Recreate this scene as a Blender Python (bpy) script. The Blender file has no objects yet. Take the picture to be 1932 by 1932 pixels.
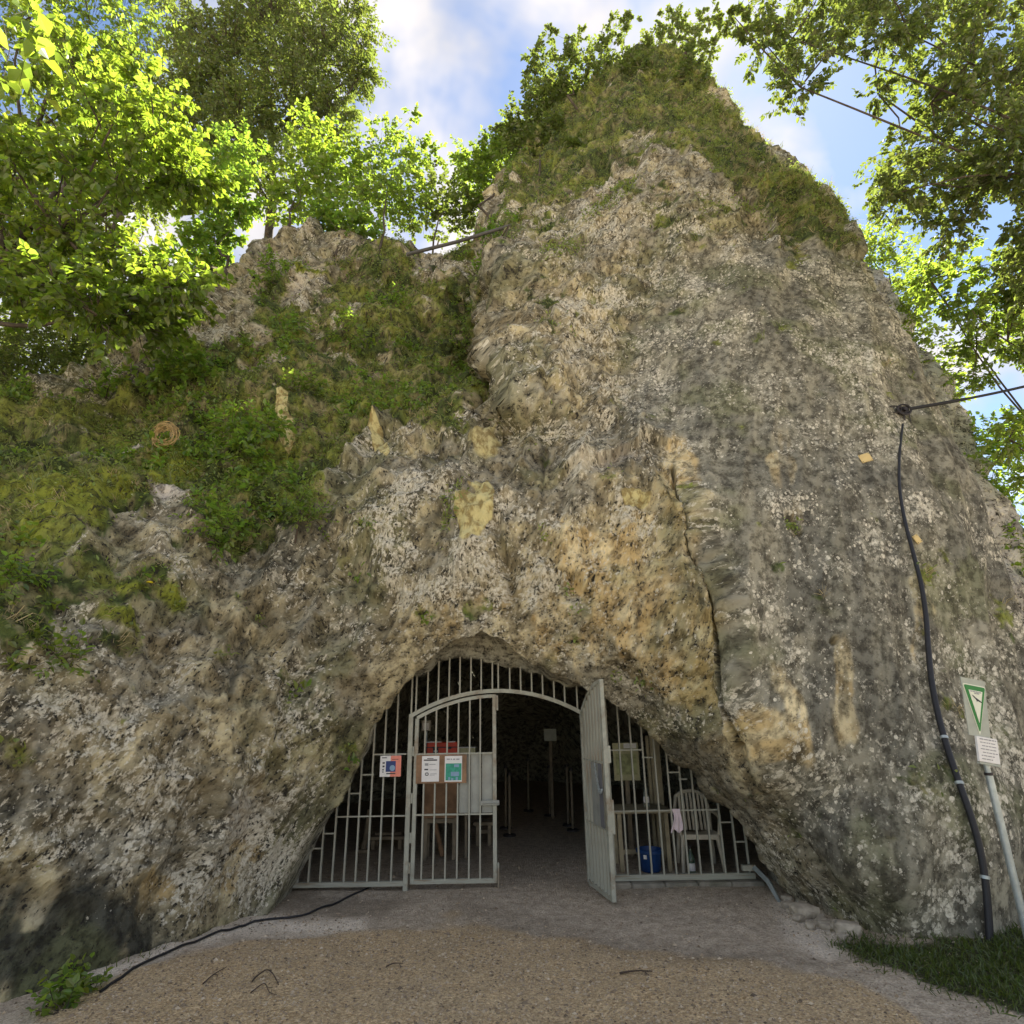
import bpy, math, random
import numpy as np
from mathutils import Vector, Matrix

rng = np.random.default_rng(7)
random.seed(7)
sc = bpy.context.scene
COL = sc.collection

# ------------------------------------------------------------------ camera
FPX = 1150.0                       # focal length in pixels of a 1932 px wide picture
PITCH = math.atan(FPX / 3466.0)
ROLL = 0.0161
CAM = np.array([0.0, 0.0, 1.7])
_f = np.array([0, math.cos(PITCH), math.sin(PITCH)])
_u0 = np.array([0, -math.sin(PITCH), math.cos(PITCH)])
_r0 = np.array([1.0, 0, 0])
_r = _r0 * math.cos(ROLL) - _u0 * math.sin(ROLL)
_u = _u0 * math.cos(ROLL) + _r0 * math.sin(ROLL)
cd = bpy.data.cameras.new('camera')
cd.sensor_width = 36.0
cd.lens = 36.0 * FPX / 1932.0
cd.clip_start = 0.05
cd.clip_end = 3000
co = bpy.data.objects.new('camera', cd)
COL.objects.link(co)
m = Matrix.Identity(4)
for i in range(3):
    m[i][0] = _r[i]; m[i][1] = _u[i]; m[i][2] = -_f[i]; m[i][3] = CAM[i]
co.matrix_world = m
sc.camera = co

# ------------------------------------------------------------------ light
SUN_EL = math.radians(54.0)
SUN_AZ = math.radians(27.0)        # to the right of +Y, behind the rock
w = bpy.data.worlds.new('World')
sc.world = w
w.use_nodes = True
nt = w.node_tree
for n in list(nt.nodes): nt.nodes.remove(n)
N = nt.nodes.new; L = nt.links.new
out = N('ShaderNodeOutputWorld'); bg = N('ShaderNodeBackground')
bg.inputs['Strength'].default_value = 0.05
sky = N('ShaderNodeTexSky'); sky.sky_type = 'NISHITA'; sky.sun_disc = False
sky.sun_elevation = SUN_EL; sky.sun_rotation = SUN_AZ
sky.air_density = 1.0; sky.dust_density = 0.15; sky.ozone_density = 1.0
tc = N('ShaderNodeTexCoord'); mp = N('ShaderNodeMapping')
mp.inputs['Location'].default_value = (0.0, 0.0, 0.0)
mp.inputs['Scale'].default_value = (1.0, 1.0, 1.0)
nz = N('ShaderNodeTexNoise'); nz.inputs['Scale'].default_value = 3.1
nz.inputs['Detail'].default_value = 5; nz.inputs['Roughness'].default_value = 0.55; nz.inputs['Distortion'].default_value = 0.25
rp = N('ShaderNodeValToRGB'); rp.color_ramp.elements[0].position = 0.43; rp.color_ramp.elements[1].position = 0.57
nz2 = N('ShaderNodeTexNoise'); nz2.inputs['Scale'].default_value = 6.0; nz2.inputs['Detail'].default_value = 3
rp2 = N('ShaderNodeValToRGB')
rp2.color_ramp.elements[0].color = (3.9, 3.85, 4.05, 1); rp2.color_ramp.elements[1].color = (5.3, 5.05, 5.05, 1)
rp2.color_ramp.elements[0].position = 0.35; rp2.color_ramp.elements[1].position = 0.6
mx = N('ShaderNodeMix'); mx.data_type = 'RGBA'
L(tc.outputs['Generated'], mp.inputs[0]); L(mp.outputs[0], nz.inputs['Vector']); L(mp.outputs[0], nz2.inputs['Vector'])
L(nz.outputs[0], rp.inputs[0]); L(nz2.outputs[0], rp2.inputs[0])
L(rp.outputs[0], mx.inputs[0]); L(sky.outputs[0], mx.inputs[6]); L(rp2.outputs[0], mx.inputs[7])
L(mx.outputs[2], bg.inputs[0]); L(bg.outputs[0], out.inputs[0])

sd = bpy.data.lights.new('sun', 'SUN'); sd.energy = 4.6; sd.angle = math.radians(0.53); sd.color = (1.0, 0.95, 0.86)
so = bpy.data.objects.new('sun', sd); COL.objects.link(so)
SUN = Vector((math.cos(SUN_EL) * math.sin(SUN_AZ), math.cos(SUN_EL) * math.cos(SUN_AZ), math.sin(SUN_EL)))
so.rotation_euler = SUN.to_track_quat('Z', 'Y').to_euler()
so.location = (8, 16, 30)

vs = sc.view_settings
vs.view_transform = 'Standard'; vs.look = 'None'; vs.gamma = 1.0; vs.use_curve_mapping = False
vs.exposure = 2.05
sc.cycles.max_bounces = 6; sc.cycles.diffuse_bounces = 3; sc.cycles.glossy_bounces = 2; sc.cycles.transmission_bounces = 4
sc.cycles.transparent_max_bounces = 8

# ------------------------------------------------------------------ helpers
def ray(px, py):
    return _f + _r * (px - 966) / FPX - _u * (py - 966) / FPX
def at(px, py, Y):
    d = ray(px, py); return CAM + d * (Y / d[1])
def on_ground(px, py, z=0.0):
    d = ray(px, py); return CAM + d * ((z - CAM[2]) / d[2])
def project(P):
    d = P - CAM; z = np.maximum(d @ _f, 0.3)
    return 966 + FPX * (d @ _r) / z, 966 - FPX * (d @ _u) / z

_T = np.random.default_rng(11).random((64, 64, 64)).astype(np.float32)
def vnoise(p):
    p = np.asarray(p, np.float64); i = np.floor(p).astype(np.int64); f = (p - i).astype(np.float32)
    f = f * f * f * (f * (f * 6 - 15) + 10)
    x0, y0, z0 = (i & 63).T; x1, y1, z1 = ((i + 1) & 63).T
    fx, fy, fz = f.T
    a = _T[x0, y0, z0] * (1 - fx) + _T[x1, y0, z0] * fx
    b = _T[x0, y1, z0] * (1 - fx) + _T[x1, y1, z0] * fx
    c = _T[x0, y0, z1] * (1 - fx) + _T[x1, y0, z1] * fx
    d = _T[x0, y1, z1] * (1 - fx) + _T[x1, y1, z1] * fx
    return ((a * (1 - fy) + b * fy) * (1 - fz) + (c * (1 - fy) + d * fy) * fz) * 2 - 1
_ROT = np.array([[0.36, 0.48, -0.8], [-0.8, 0.6, 0.0], [0.48, 0.64, 0.6]])
def fbm(p, octv=4, gain=0.5, off=0.0):
    p = np.asarray(p, np.float64) + off; s = 0; a = 1.0
    for k in range(octv):
        s = s + a * vnoise(p); p = (p @ _ROT.T) * 2.03 + 17.3; a *= gain
    return s
def ridged(p, octv=4, gain=0.5, off=0.0):
    p = np.asarray(p, np.float64) + off; s = 0; a = 1.0
    for k in range(octv):
        s = s + a * (1 - 2 * np.abs(vnoise(p))); p = (p @ _ROT.T) * 2.03 + 9.1; a *= gain
    return s
def sstep(a, b, x):
    t = np.clip((x - a) / (b - a), 0, 1); return t * t * (3 - 2 * t)

def seg_dist(px, py, pts):
    d = np.full(np.shape(px), 1e9)
    for (x0, y0), (x1, y1) in zip(pts[:-1], pts[1:]):
        dx, dy = x1 - x0, y1 - y0; L2 = dx * dx + dy * dy + 1e-9
        t = np.clip(((px - x0) * dx + (py - y0) * dy) / L2, 0, 1)
        d = np.minimum(d, np.hypot(px - x0 - t * dx, py - y0 - t * dy))
    return d
def poly_mask(px, py, pts, soft):
    ins = np.zeros(np.shape(px), bool); n = len(pts)
    for i in range(n):
        x0, y0 = pts[i]; x1, y1 = pts[(i + 1) % n]
        if y0 == y1: continue
        c = ((y0 > py) != (y1 > py)) & (px < (x1 - x0) * (py - y0) / (y1 - y0) + x0)
        ins ^= c
    d = seg_dist(px, py, list(pts) + [pts[0]])
    return sstep(-soft, soft, np.where(ins, d, -d))
def ell(px, py, cx, cy, rx, ry, rot=0.0, soft=0.35):
    c, s = math.cos(rot), math.sin(rot); x = px - cx; y = py - cy
    d = np.hypot((x * c + y * s) / rx, (-x * s + y * c) / ry)
    return 1 - sstep(1 - soft, 1 + soft, d)

def mesh_np(name, V, Fq, mat=None, smooth=True, parent=None, attrs=None, link=True):
    """V (n,3), Fq (m,k) faces of one size"""
    me = bpy.data.meshes.new(name)
    V = np.ascontiguousarray(V, np.float32); Fq = np.ascontiguousarray(Fq, np.int32)
    k = Fq.shape[1]
    me.vertices.add(len(V)); me.vertices.foreach_set('co', V.ravel())
    me.loops.add(Fq.size); me.loops.foreach_set('vertex_index', Fq.ravel())
    me.polygons.add(len(Fq))
    me.polygons.foreach_set('loop_start', np.arange(0, Fq.size, k, dtype=np.int32))
    me.polygons.foreach_set('loop_total', np.full(len(Fq), k, np.int32))
    me.polygons.foreach_set('use_smooth', np.full(len(Fq), smooth))
    if attrs:
        for an, arr in attrs.items():
            arr = np.ascontiguousarray(arr, np.float32)
            if arr.ndim == 2 and arr.shape[1] == 3:
                a = me.attributes.new(an, 'FLOAT_VECTOR', 'POINT'); a.data.foreach_set('vector', arr.ravel())
            elif arr.ndim == 1:
                a = me.attributes.new(an, 'FLOAT', 'POINT'); a.data.foreach_set('value', arr)
            else:
                a = me.attributes.new(an, 'FLOAT_COLOR', 'POINT'); a.data.foreach_set('color', arr.ravel())
    me.update(calc_edges=True)
    if mat: me.materials.append(mat)
    o = bpy.data.objects.new(name, me)
    if link: COL.objects.link(o)
    if parent: o.parent = parent
    return o

class MB:
    """collects boxes, tubes, lathes into one mesh"""
    def __init__(s): s.v = []; s.f = []
    def add(s, v, f):
        b = len(s.v); s.v += [tuple(map(float, p)) for p in v]; s.f += [tuple(i + b for i in q) for q in f]; return s
    def box(s, c, d, rot=None, bev=0.0):
        hx, hy, hz = d[0] / 2, d[1] / 2, d[2] / 2
        if bev > 0:
            b = min(bev, hx * .9, hy * .9, hz * .9); pts = []; 
            for sx in (-1, 1):
                for sy in (-1, 1):
                    for sz in (-1, 1):
                        pts += [(sx * hx, sy * (hy - b), sz * (hz - b)), (sx * (hx - b), sy * hy, sz * (hz - b)), (sx * (hx - b), sy * (hy - b), sz * hz)]
            import bmesh
            bm = bmesh.new()
            for p in pts: bm.verts.new(p)
            bmesh.ops.convex_hull(bm, input=bm.verts)
            bm.verts.index_update()
            v = [tuple(x.co) for x in bm.verts]; f = [tuple(x.index for x in q.verts) for q in bm.faces]; bm.free()
        else:
            v = [(x * hx, y * hy, z * hz) for x in (-1, 1) for y in (-1, 1) for z in (-1, 1)]
            f = [(0, 1, 3, 2), (4, 6, 7, 5), (0, 4, 5, 1), (2, 3, 7, 6), (0, 2, 6, 4), (1, 5, 7, 3)]
        if rot is not None: v = [tuple(rot @ Vector(p)) for p in v]
        return s.add([(p[0] + c[0], p[1] + c[1], p[2] + c[2]) for p in v], f)
    def tube(s, pts, rad, n=8, cap=True):
        pts = [Vector(p) for p in pts]
        if not hasattr(rad, '__len__'): rad = [rad] * len(pts)
        v = []; f = []; prev = None
        for i, p in enumerate(pts):
            t = (pts[min(i + 1, len(pts) - 1)] - pts[max(i - 1, 0)])
            if t.length < 1e-9: t = Vector((0, 0, 1))
            t.normalize()
            if prev is None:
                a = t.cross(Vector((0, 0, 1)) if abs(t.z) < .9 else Vector((1, 0, 0))).normalized()
            else:
                a = (prev - t * prev.dot(t)); a = a.normalized() if a.length > 1e-6 else t.orthogonal().normalized()
            prev = a; b = t.cross(a)
            for k in range(n):
                an = 2 * math.pi * k / n
                v.append(p + (a * math.cos(an) + b * math.sin(an)) * rad[i])
        for i in range(len(pts) - 1):
            for k in range(n):
                f.append((i * n + k, i * n + (k + 1) % n, (i + 1) * n + (k + 1) % n, (i + 1) * n + k))
        if cap:
            f.append(tuple(range(n - 1, -1, -1))); f.append(tuple((len(pts) - 1) * n + k for k in range(n)))
        return s.add(v, f)
    def lathe(s, prof, c=(0, 0, 0), n=20):
        v = []; f = []
        for (r, z) in prof:
            for k in range(n):
                an = 2 * math.pi * k / n; v.append((c[0] + r * math.cos(an), c[1] + r * math.sin(an), c[2] + z))
        for i in range(len(prof) - 1):
            for k in range(n):
                f.append((i * n + k, i * n + (k + 1) % n, (i + 1) * n + (k + 1) % n, (i + 1) * n + k))
        return s.add(v, f)
    def build(s, name, mat, parent=None, smooth=False):
        me = bpy.data.meshes.new(name); me.from_pydata(s.v, [], s.f); me.update()
        if smooth:
            me.polygons.foreach_set('use_smooth', [True] * len(me.polygons))
            me.set_sharp_from_angle(angle=math.radians(40))
        me.materials.append(mat)
        o = bpy.data.objects.new(name, me); COL.objects.link(o)
        if parent: o.parent = parent; o.matrix_parent_inverse = Matrix.Identity(4)
        return o

def tag(o, label=None, cat=None, group=None, kind=None):
    if label: o['label'] = label
    if cat: o['category'] = cat
    if group: o['group'] = group
    if kind: o['kind'] = kind
    return o
def thing(name, label, cat, loc=(0, 0, 0), rz=0.0, group=None):
    o = bpy.data.objects.new(name, None); COL.objects.link(o); o.empty_display_size = 0.1
    o.location = loc; o.rotation_euler = (0, 0, rz)
    return tag(o, label, cat, group)

# ------------------------------------------------------------------ materials
def mat_new(name):
    mt = bpy.data.materials.new(name); mt.use_nodes = True
    return mt, mt.node_tree, mt.node_tree.nodes['Principled BSDF']
class NG:
    def __init__(s, nt): s.nt = nt
    def n(s, t, **kw):
        x = s.nt.nodes.new(t)
        for k, v in kw.items(): setattr(x, k, v)
        return x
    def l(s, a, b): s.nt.links.new(a, b)
    def noise(s, vec, scale, detail=4, rough=.55, dist=0.0):
        x = s.n('ShaderNodeTexNoise'); x.inputs['Scale'].default_value = scale; x.inputs['Detail'].default_value = detail
        x.inputs['Roughness'].default_value = rough; x.inputs['Distortion'].default_value = dist
        if vec is not None: s.l(vec, x.inputs['Vector'])
        return x.outputs[0]
    def ramp(s, val, a, b, ca=0.0, cb=1.0):
        x = s.n('ShaderNodeMapRange'); x.interpolation_type = 'SMOOTHSTEP'
        x.inputs[1].default_value = a; x.inputs[2].default_value = b; x.inputs[3].default_value = ca; x.inputs[4].default_value = cb
        s.l(val, x.inputs[0]); return x.outputs[0]
    def math(s, op, a, b=None):
        x = s.n('ShaderNodeMath', operation=op)
        for i, v in enumerate((a, b)):
            if v is None: continue
            if isinstance(v, (int, float)): x.inputs[i].default_value = v
            else: s.l(v, x.inputs[i])
        return x.outputs[0]
    def mix(s, fac, a, b, blend='MIX'):
        x = s.n('ShaderNodeMix', data_type='RGBA', blend_type=blend)
        for i, v in ((0, fac), (6, a), (7, b)):
            if isinstance(v, (int, float)): x.inputs[i].default_value = v
            elif isinstance(v, tuple): x.inputs[i].default_value = (*v, 1) if len(v) == 3 else v
            else: s.l(v, x.inputs[i])
        return x.outputs[2]
    def attr(s, name):
        x = s.n('ShaderNodeAttribute', attribute_name=name); return x
    def mapping(s, vec, scale=(1, 1, 1), rot=(0, 0, 0)):
        x = s.n('ShaderNodeMapping'); x.inputs['Scale'].default_value = scale; x.inputs['Rotation'].default_value = rot
        s.l(vec, x.inputs[0]); return x.outputs[0]
    def bump(s, h, strength, dist, normal=None):
        x = s.n('ShaderNodeBump'); x.inputs['Strength'].default_value = strength; x.inputs['Distance'].default_value = dist
        s.l(h, x.inputs['Height'])
        if normal is not None: s.l(normal, x.inputs['Normal'])
        return x.outputs[0]

def simple(name, col, rough=.6, metal=0.0, var=0.25, scale=12, bump=0.0, spec=.4, dirt=None, dirt_amt=.5):
    mt, nt, b = mat_new(name); g = NG(nt)
    tc = g.n('ShaderNodeTexCoord').outputs['Object']
    n1 = g.noise(tc, scale, 6, .6)
    c = g.mix(g.ramp(n1, .3, .7), tuple(x * (1 - var) for x in col), tuple(min(1, x * (1 + var)) for x in col))
    if dirt:
        n2 = g.noise(tc, scale * .35, 7, .7)
        c = g.mix(g.math('MULTIPLY', g.ramp(n2, .48, .66), dirt_amt), c, dirt)
    g.l(c, b.inputs['Base Color'])
    b.inputs['Roughness'].default_value = rough; b.inputs['Metallic'].default_value = metal
    b.inputs['Specular IOR Level'].default_value = spec
    if bump > 0: g.l(g.bump(g.noise(tc, scale * 4, 5, .6), bump, .01), b.inputs['Normal'])
    return mt
# ------------------------------------------------------------------ the cliff
GY = 7.2                                        # the plane of the gate
X0, Z0 = 0.05, -0.3                             # pole of the cliff's grid, below the threshold

# where the rock stands: picture point and distance -> points of a smooth base surface Y(x, z)
LIP = [(470,1790,5.9),(505,1725,6.45),(560,1622,6.75),(640,1508,6.9),(690,1410,6.95),(735,1330,6.95),(778,1268,6.85),(845,1213,6.7),
       (905,1195,6.62),(952,1208,6.62),(1000,1250,6.72),(1085,1296,6.8),(1162,1326,6.82),(1232,1386,6.85),(1320,1474,6.85),
       (1402,1552,6.8),(1462,1634,6.72),(1512,1702,6.55),(1550,1775,6.15)]
CTRL = LIP + [
    (190,1860,4.95),(0,1900,4.6),(350,1780,5.6),(100,1700,4.95),(300,1500,5.55),(500,1500,6.3),(600,1380,6.65),(700,1250,6.65),
    (0,1550,4.75),(0,1250,5.0),(150,1250,5.35),(300,1250,5.85),(450,1250,6.25),(600,1180,6.75),(800,1130,6.65),(966,1120,6.55),
    (0,1130,5.3),(0,1000,6.1),(150,1000,6.3),(300,1000,6.75),(450,1030,7.05),(600,1020,7.25),(750,1000,7.2),(900,1000,6.95),
    (0,860,7.4),(200,850,7.8),(400,870,8.0),(550,880,8.1),(700,880,8.0),(850,880,7.8),
    (0,780,8.3),(200,740,9.2),(400,740,9.3),(550,700,10.0),(700,720,9.7),(850,740,9.2),
    (450,560,11.0),(400,500,11.6),(440,430,12.1),(560,430,12.2),(560,560,11.0),(700,560,11.4),(780,490,12.3),(850,600,10.8),
    (890,560,11.0),(926,560,9.5),(895,640,10.5),(932,640,9.0),(912,715,9.6),(955,720,8.4),(915,475,11.9),(962,478,10.1),
    (1000,300,13.0),(1060,392,10.5),(1100,200,13.0),(1200,300,10.9),(1240,100,12.6),(1340,140,12.0),(1400,300,10.9),(1500,310,10.6),
    (1000,800,7.7),(1000,620,8.8),(1100,500,9.5),(1100,1000,6.75),(1100,1150,6.45),(1200,900,7.15),(1200,700,8.05),(1200,500,9.1),
    (1200,1080,6.6),(1250,1200,6.35),(1300,1350,6.45),(1400,1150,6.35),(1400,1450,6.3),(1500,1000,6.6),(1500,1300,6.1),(1500,800,7.25),
    (1500,600,8.15),(1500,430,9.3),(1600,1500,5.85),(1560,1650,5.95),(1660,1755,5.75),(1750,1700,5.6),(1860,1775,5.48),(1932,1745,5.8),
    (1700,1300,5.9),(1700,1000,6.5),(1650,800,7.3),(1600,600,8.3),(1560,450,9.3),(1850,1400,5.9),(1850,1150,6.5),(1900,1550,5.8),(1750,900,7.1)]
cw = np.array([np.append(at(a, b, Y), 0)[:3] for a, b, Y in CTRL])
EXTRA = np.array([(-6, 3.9, -.3), (-6, 4.2, 1.5), (-9, 3.6, -.3), (-9, 4.2, 2), (-7.5, 5.6, 3.4), (-11, 5.2, 3.6), (-10, 9, 6.3), (-14, 9, 6.5), (-13, 4, 0), (-9, 12.2, 11), (-12, 12.6, 11),
                  (5.2, 6.5, 0), (5.8, 7.1, 1.2), (7, 8.2, 0), (7, 8.2, 3), (7.2, 9, 7), (7.5, 10.5, 11), (7.5, 11.8, 15), (10, 10, 1), (10, 11, 8), (10, 13, 16),
                  (-2.6, 6.0, -.3), (-3.0, 4.9, -.3), (2.7, 6.2, -.3), (3.3, 5.5, -.3), (0, 14.5, 20), (5, 14, 22), (-6, 15, 18), (-12, 16, 18)])
cw = np.vstack([cw, EXTRA])
def _phi(r2): return 0.5 * r2 * np.log(r2 + 1e-12)
_pc = cw[:, [0, 2]]
_K = _phi(((_pc[:, None] - _pc[None]) ** 2).sum(-1)) + np.eye(len(_pc)) * 0.02
_Q = np.c_[np.ones(len(_pc)), _pc]
_S = np.linalg.solve(np.block([[_K, _Q], [_Q.T, np.zeros((3, 3))]]), np.r_[cw[:, 1], 0, 0, 0])
SIL = [(0,760,9.0),(200,690,10.0),(350,640,11.0),(385,520,12),(400,452,12.1),(440,424,12.3),(560,424,12.5),(640,470,12.5),(780,492,12.5),(890,470,12.6),
       (960,330,13.3),(1000,262,13.3),(1100,170,13.2),(1180,95,12.9),(1250,68,12.6),(1320,104,12.3),(1350,150,12.0),(1420,215,11.5),(1500,300,10.7)]
_sil = np.array([at(*s) for s in SIL]); _o = np.argsort(_sil[:, 0]); _sil = _sil[_o]
def base_Y(x, z):
    Y = np.zeros(len(x))
    for a in range(0, len(x), 100000):
        p = np.c_[x[a:a+100000], z[a:a+100000]]
        r2 = ((p[:, None] - _pc[None]) ** 2).sum(-1)
        Y[a:a+100000] = _phi(r2) @ _S[:-3] + _S[-3] + p @ _S[-2:]
    Y = np.clip(Y, 3.2, 16)
    top = sum(np.interp(x + o, _sil[:, 0], _sil[:, 2], left=6.3, right=12.8) for o in (-.5, -.25, 0, .25, .5)) / 5
    Y = Y + 3.0 * np.maximum(z - top, 0) + 0.5 * np.maximum(z - top, 0) ** 1.5
    xr = np.interp(z, [0, 2.9, 6.3, 10.7, 13.9, 18, 22], [5.9, 5.85, 6.15, 6.55, 6.5, 5.4, 4.5])
    d = np.maximum(x - xr, 0)
    Y = Y + 4.5 * d ** 2 / (d + .25)
    return Y

NA, NR, NT = 1020, 480, 34
th = np.linspace(math.pi, 0, NA)                # left to right over the top
def outline(pts):
    p = np.array([at(*q) for q in pts]); a = np.arctan2(p[:, 2] - Z0, p[:, 0] - X0); r = np.hypot(p[:, 0] - X0, p[:, 2] - Z0)
    o = np.argsort(a); return a[o], r[o]
GATE = [(548,1680),(594,1596),(645,1506),(692,1406),(732,1336),(772,1288),(830,1264),(900,1253),(960,1257),(1020,1276),(1090,1306),(1170,1326),(1244,1382),(1334,1468),(1418,1550),(1470,1640),(1484,1690)]
ag, rg = outline([(a, b, GY) for a, b in GATE])
al, rl = outline(LIP)
Rg = np.interp(th, ag, rg); Rl = np.interp(th, al, rl)
def smooth1(a, k):
    w = np.hanning(k * 2 + 1); w /= w.sum(); return np.convolve(np.pad(a, k, 'edge'), w, 'valid')
Rg = smooth1(Rg, 14); Rl = smooth1(Rl, 10)
Rg = Rg + (0.05 * vnoise(np.c_[th * 8, th * 0 + 7, th * 0]) + 0.03 * vnoise(np.c_[th * 21, th * 0 + 9, th * 0])) * sstep(.3, .6, np.sin(th)) + .02 * sstep(.3, .6, np.sin(th))
Rl = Rl + 0.05 * vnoise(np.c_[th * 9, th * 0, th * 0]) + 0.02 * vnoise(np.c_[th * 31, th * 0 + 3, th * 0])
ct, st = np.cos(th), np.sin(th)
Ro = np.minimum(np.where(ct < 0, 14.5 / np.maximum(-ct, 1e-6), 12.0 / np.maximum(ct, 1e-6)), 21.5 / np.maximum(st, 1e-6))
Ro = smooth1(Ro, 30)
sN = np.linspace(0, 1, NR); sN = sN * 0.62 + 0.38 * sN ** 2
X = X0 + (Rl[None] + (Ro - Rl)[None] * sN[:, None]) * ct[None]
Z = Z0 + (Rl[None] + (Ro - Rl)[None] * sN[:, None]) * st[None]
Yf = base_Y(X.ravel(), Z.ravel()).reshape(X.shape)
# throat between the gate's ring and the lip, then the chamber behind
NB = 10
tb = (np.arange(NB) / NB)
Rb = Rg[None] + (Rl - Rg)[None] * (tb[:, None] ** 1.5) + .22 * np.sin(math.pi * tb)[:, None] * np.exp(-((th - 1.74) / .20) ** 2)[None]
Yb = GY + (Yf[0] - GY)[None] * tb[:, None]
tt = np.linspace(1, 0, NT, endpoint=False)      # 1 = far end of the chamber
depth = 11.0 * tt ** 1.3
prof = np.interp(depth, [0, .15, .4, .8, 1.6, 3.5, 6.5, 9, 11], [1.0, 1.03, 1.25, 1.46, 1.6, 1.6, 1.4, .95, .02])
Rt = Rg[None] * prof[:, None]
Yt = GY + 0.0 * Rt + depth[:, None]
R_in = np.vstack([Rt, Rb]); Y_in = np.vstack([Yt, Yb])
X = np.vstack([X0 + R_in * ct[None], X]); Z = np.vstack([Z0 + R_in * st[None], Z]); Y = np.vstack([Y_in, Yf])
NROW = X.shape[0]
P = np.stack([X, Y, Z], -1)
# the free-standing left edge of the crag and the ridge below the crack: real steps in depth
_px, _py = project(P.reshape(-1, 3)); _px = _px.reshape(X.shape); _py = _py.reshape(X.shape)
_cl = np.zeros(X.shape); _cl[NT + NB:] = sstep(0, .06, sN)[:, None]
_wv = 10 * fbm(P.reshape(-1, 3) * 1.6, 3, off=61).reshape(X.shape)
def depth_step(pts, y0, y1, back, bw, fwd, fw, sharp):
    xe = np.interp(_py, [p[1] for p in pts], [p[0] for p in pts]) + _wv; d = _px - xe
    win = sstep(y0, y0 + 70, _py) * sstep(y1, y1 - 90, _py) * _cl
    l = sstep(sharp, -sharp, d)
    return win * (back * l * np.exp(-(np.minimum(d, 0) / bw) ** 2) - fwd * (1 - l) * np.exp(-(np.maximum(d, 0) / fw) ** 2))
P[..., 1] += depth_step([(960,440),(925,520),(910,570),(915,640),(935,700),(945,740),(962,800),(965,880)], 420, 860, .85, 75, .40, 130, 6)
P[..., 1] += depth_step([(1262,900),(1300,1000),(1345,1120),(1372,1290),(1415,1400),(1500,1560),(1620,1740)], 900, 1800, .03, 60, .10, 150, 26)
Y = P[..., 1]

def grid_normals(P):
    du = np.gradient(P, axis=1); dv = np.gradient(P, axis=0)
    n = np.cross(du, dv); n /= np.linalg.norm(n, axis=-1, keepdims=True) + 1e-9
    return n
Nb = grid_normals(P)
if Nb[NROW // 2, NA // 2, 1] > 0: Nb = -Nb
# smooth the normals a little
pxb, pyb = project(P.reshape(-1, 3)); pxb = pxb.reshape(X.shape); pyb = pyb.reshape(X.shape)
p3 = P.reshape(-1, 3)
wx = (fbm(p3 * 0.9, 3, off=5) * 26).reshape(X.shape); wy = (fbm(p3 * 0.9, 3, off=31) * 26).reshape(X.shape)
w2 = (fbm(p3 * 3.1, 3, off=51) * 14).reshape(X.shape)
qx = pxb + wx * .8 + w2; qy = pyb + wy * .8 + w2
cliff = np.zeros(X.shape); cliff[NT + NB:] = 1
fade = np.ones(X.shape); fade[:NT] = 1.0; fade[NT:NT + NB] = .16

# smooth grey buttress right of the crack
SMOOTH = poly_mask(qx, qy, [(1225,840),(1300,980),(1345,1100),(1372,1290),(1420,1400),(1500,1560),(1640,1760),(1990,1800),(1990,1000),(1700,640),(1560,470),(1330,470),(1180,640)], 40)
OCHRE = np.maximum.reduce([poly_mask(qx, qy, [(1130,1020),(1190,1000),(1230,1060),(1290,960),(1330,1090),(1360,1220),(1360,1330),(1290,1330),(1180,1260),(1130,1180),(1050,1090),(1040,1000)], 30),
                           ell(qx, qy, 1430, 1390, 60, 50) * .9, ell(qx, qy, 1275, 935, 45, 110, .1) * .6, ell(qx, qy, 1195, 980, 30, 16) * .6,
                           ell(qx, qy, 450, 1640, 30, 60, .5) * .7, ell(qx, qy, 275, 1690, 95, 40, -.3) * .75, ell(qx, qy, 1470, 920, 26, 120) * .45, ell(qx, qy, 1575, 1300, 28, 110, -.1) * .5,
                           ell(qx, qy, 1500, 1360, 26, 100, -.2) * .5, ell(qx, qy, 700, 1280, 110, 60) * .3, ell(qx, qy, 950, 1270, 60, 30) * .3, ell(qx, qy, 250, 1390, 90, 40, -.4) * .35, ell(qx, qy, 1750, 1180, 16, 150, -.1) * .4,
                           ell(qx, qy, 1020, 700, 50, 200, .2) * .25, ell(qx, qy, 900, 1160, 150, 60) * .4, ell(qx, qy, 1080, 1200, 90, 70) * .55])
SCAR = np.maximum.reduce([ell(pxb + w2 * .7, pyb + w2 * .7, 905, 995, 34, 62, .25, .15), ell(pxb + w2 * .8, pyb, 716, 835, 13, 36, -.3, .2), ell(pxb + w2 * .6, pyb, 545, 812, 14, 38, .1, .2), ell(pxb + w2, pyb, 1183, 972, 34, 15, -.2, .3) * .8,
                          ell(pxb + w2 * .7, pyb, 924, 862, 22, 30, 0, .3) * .5])
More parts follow.
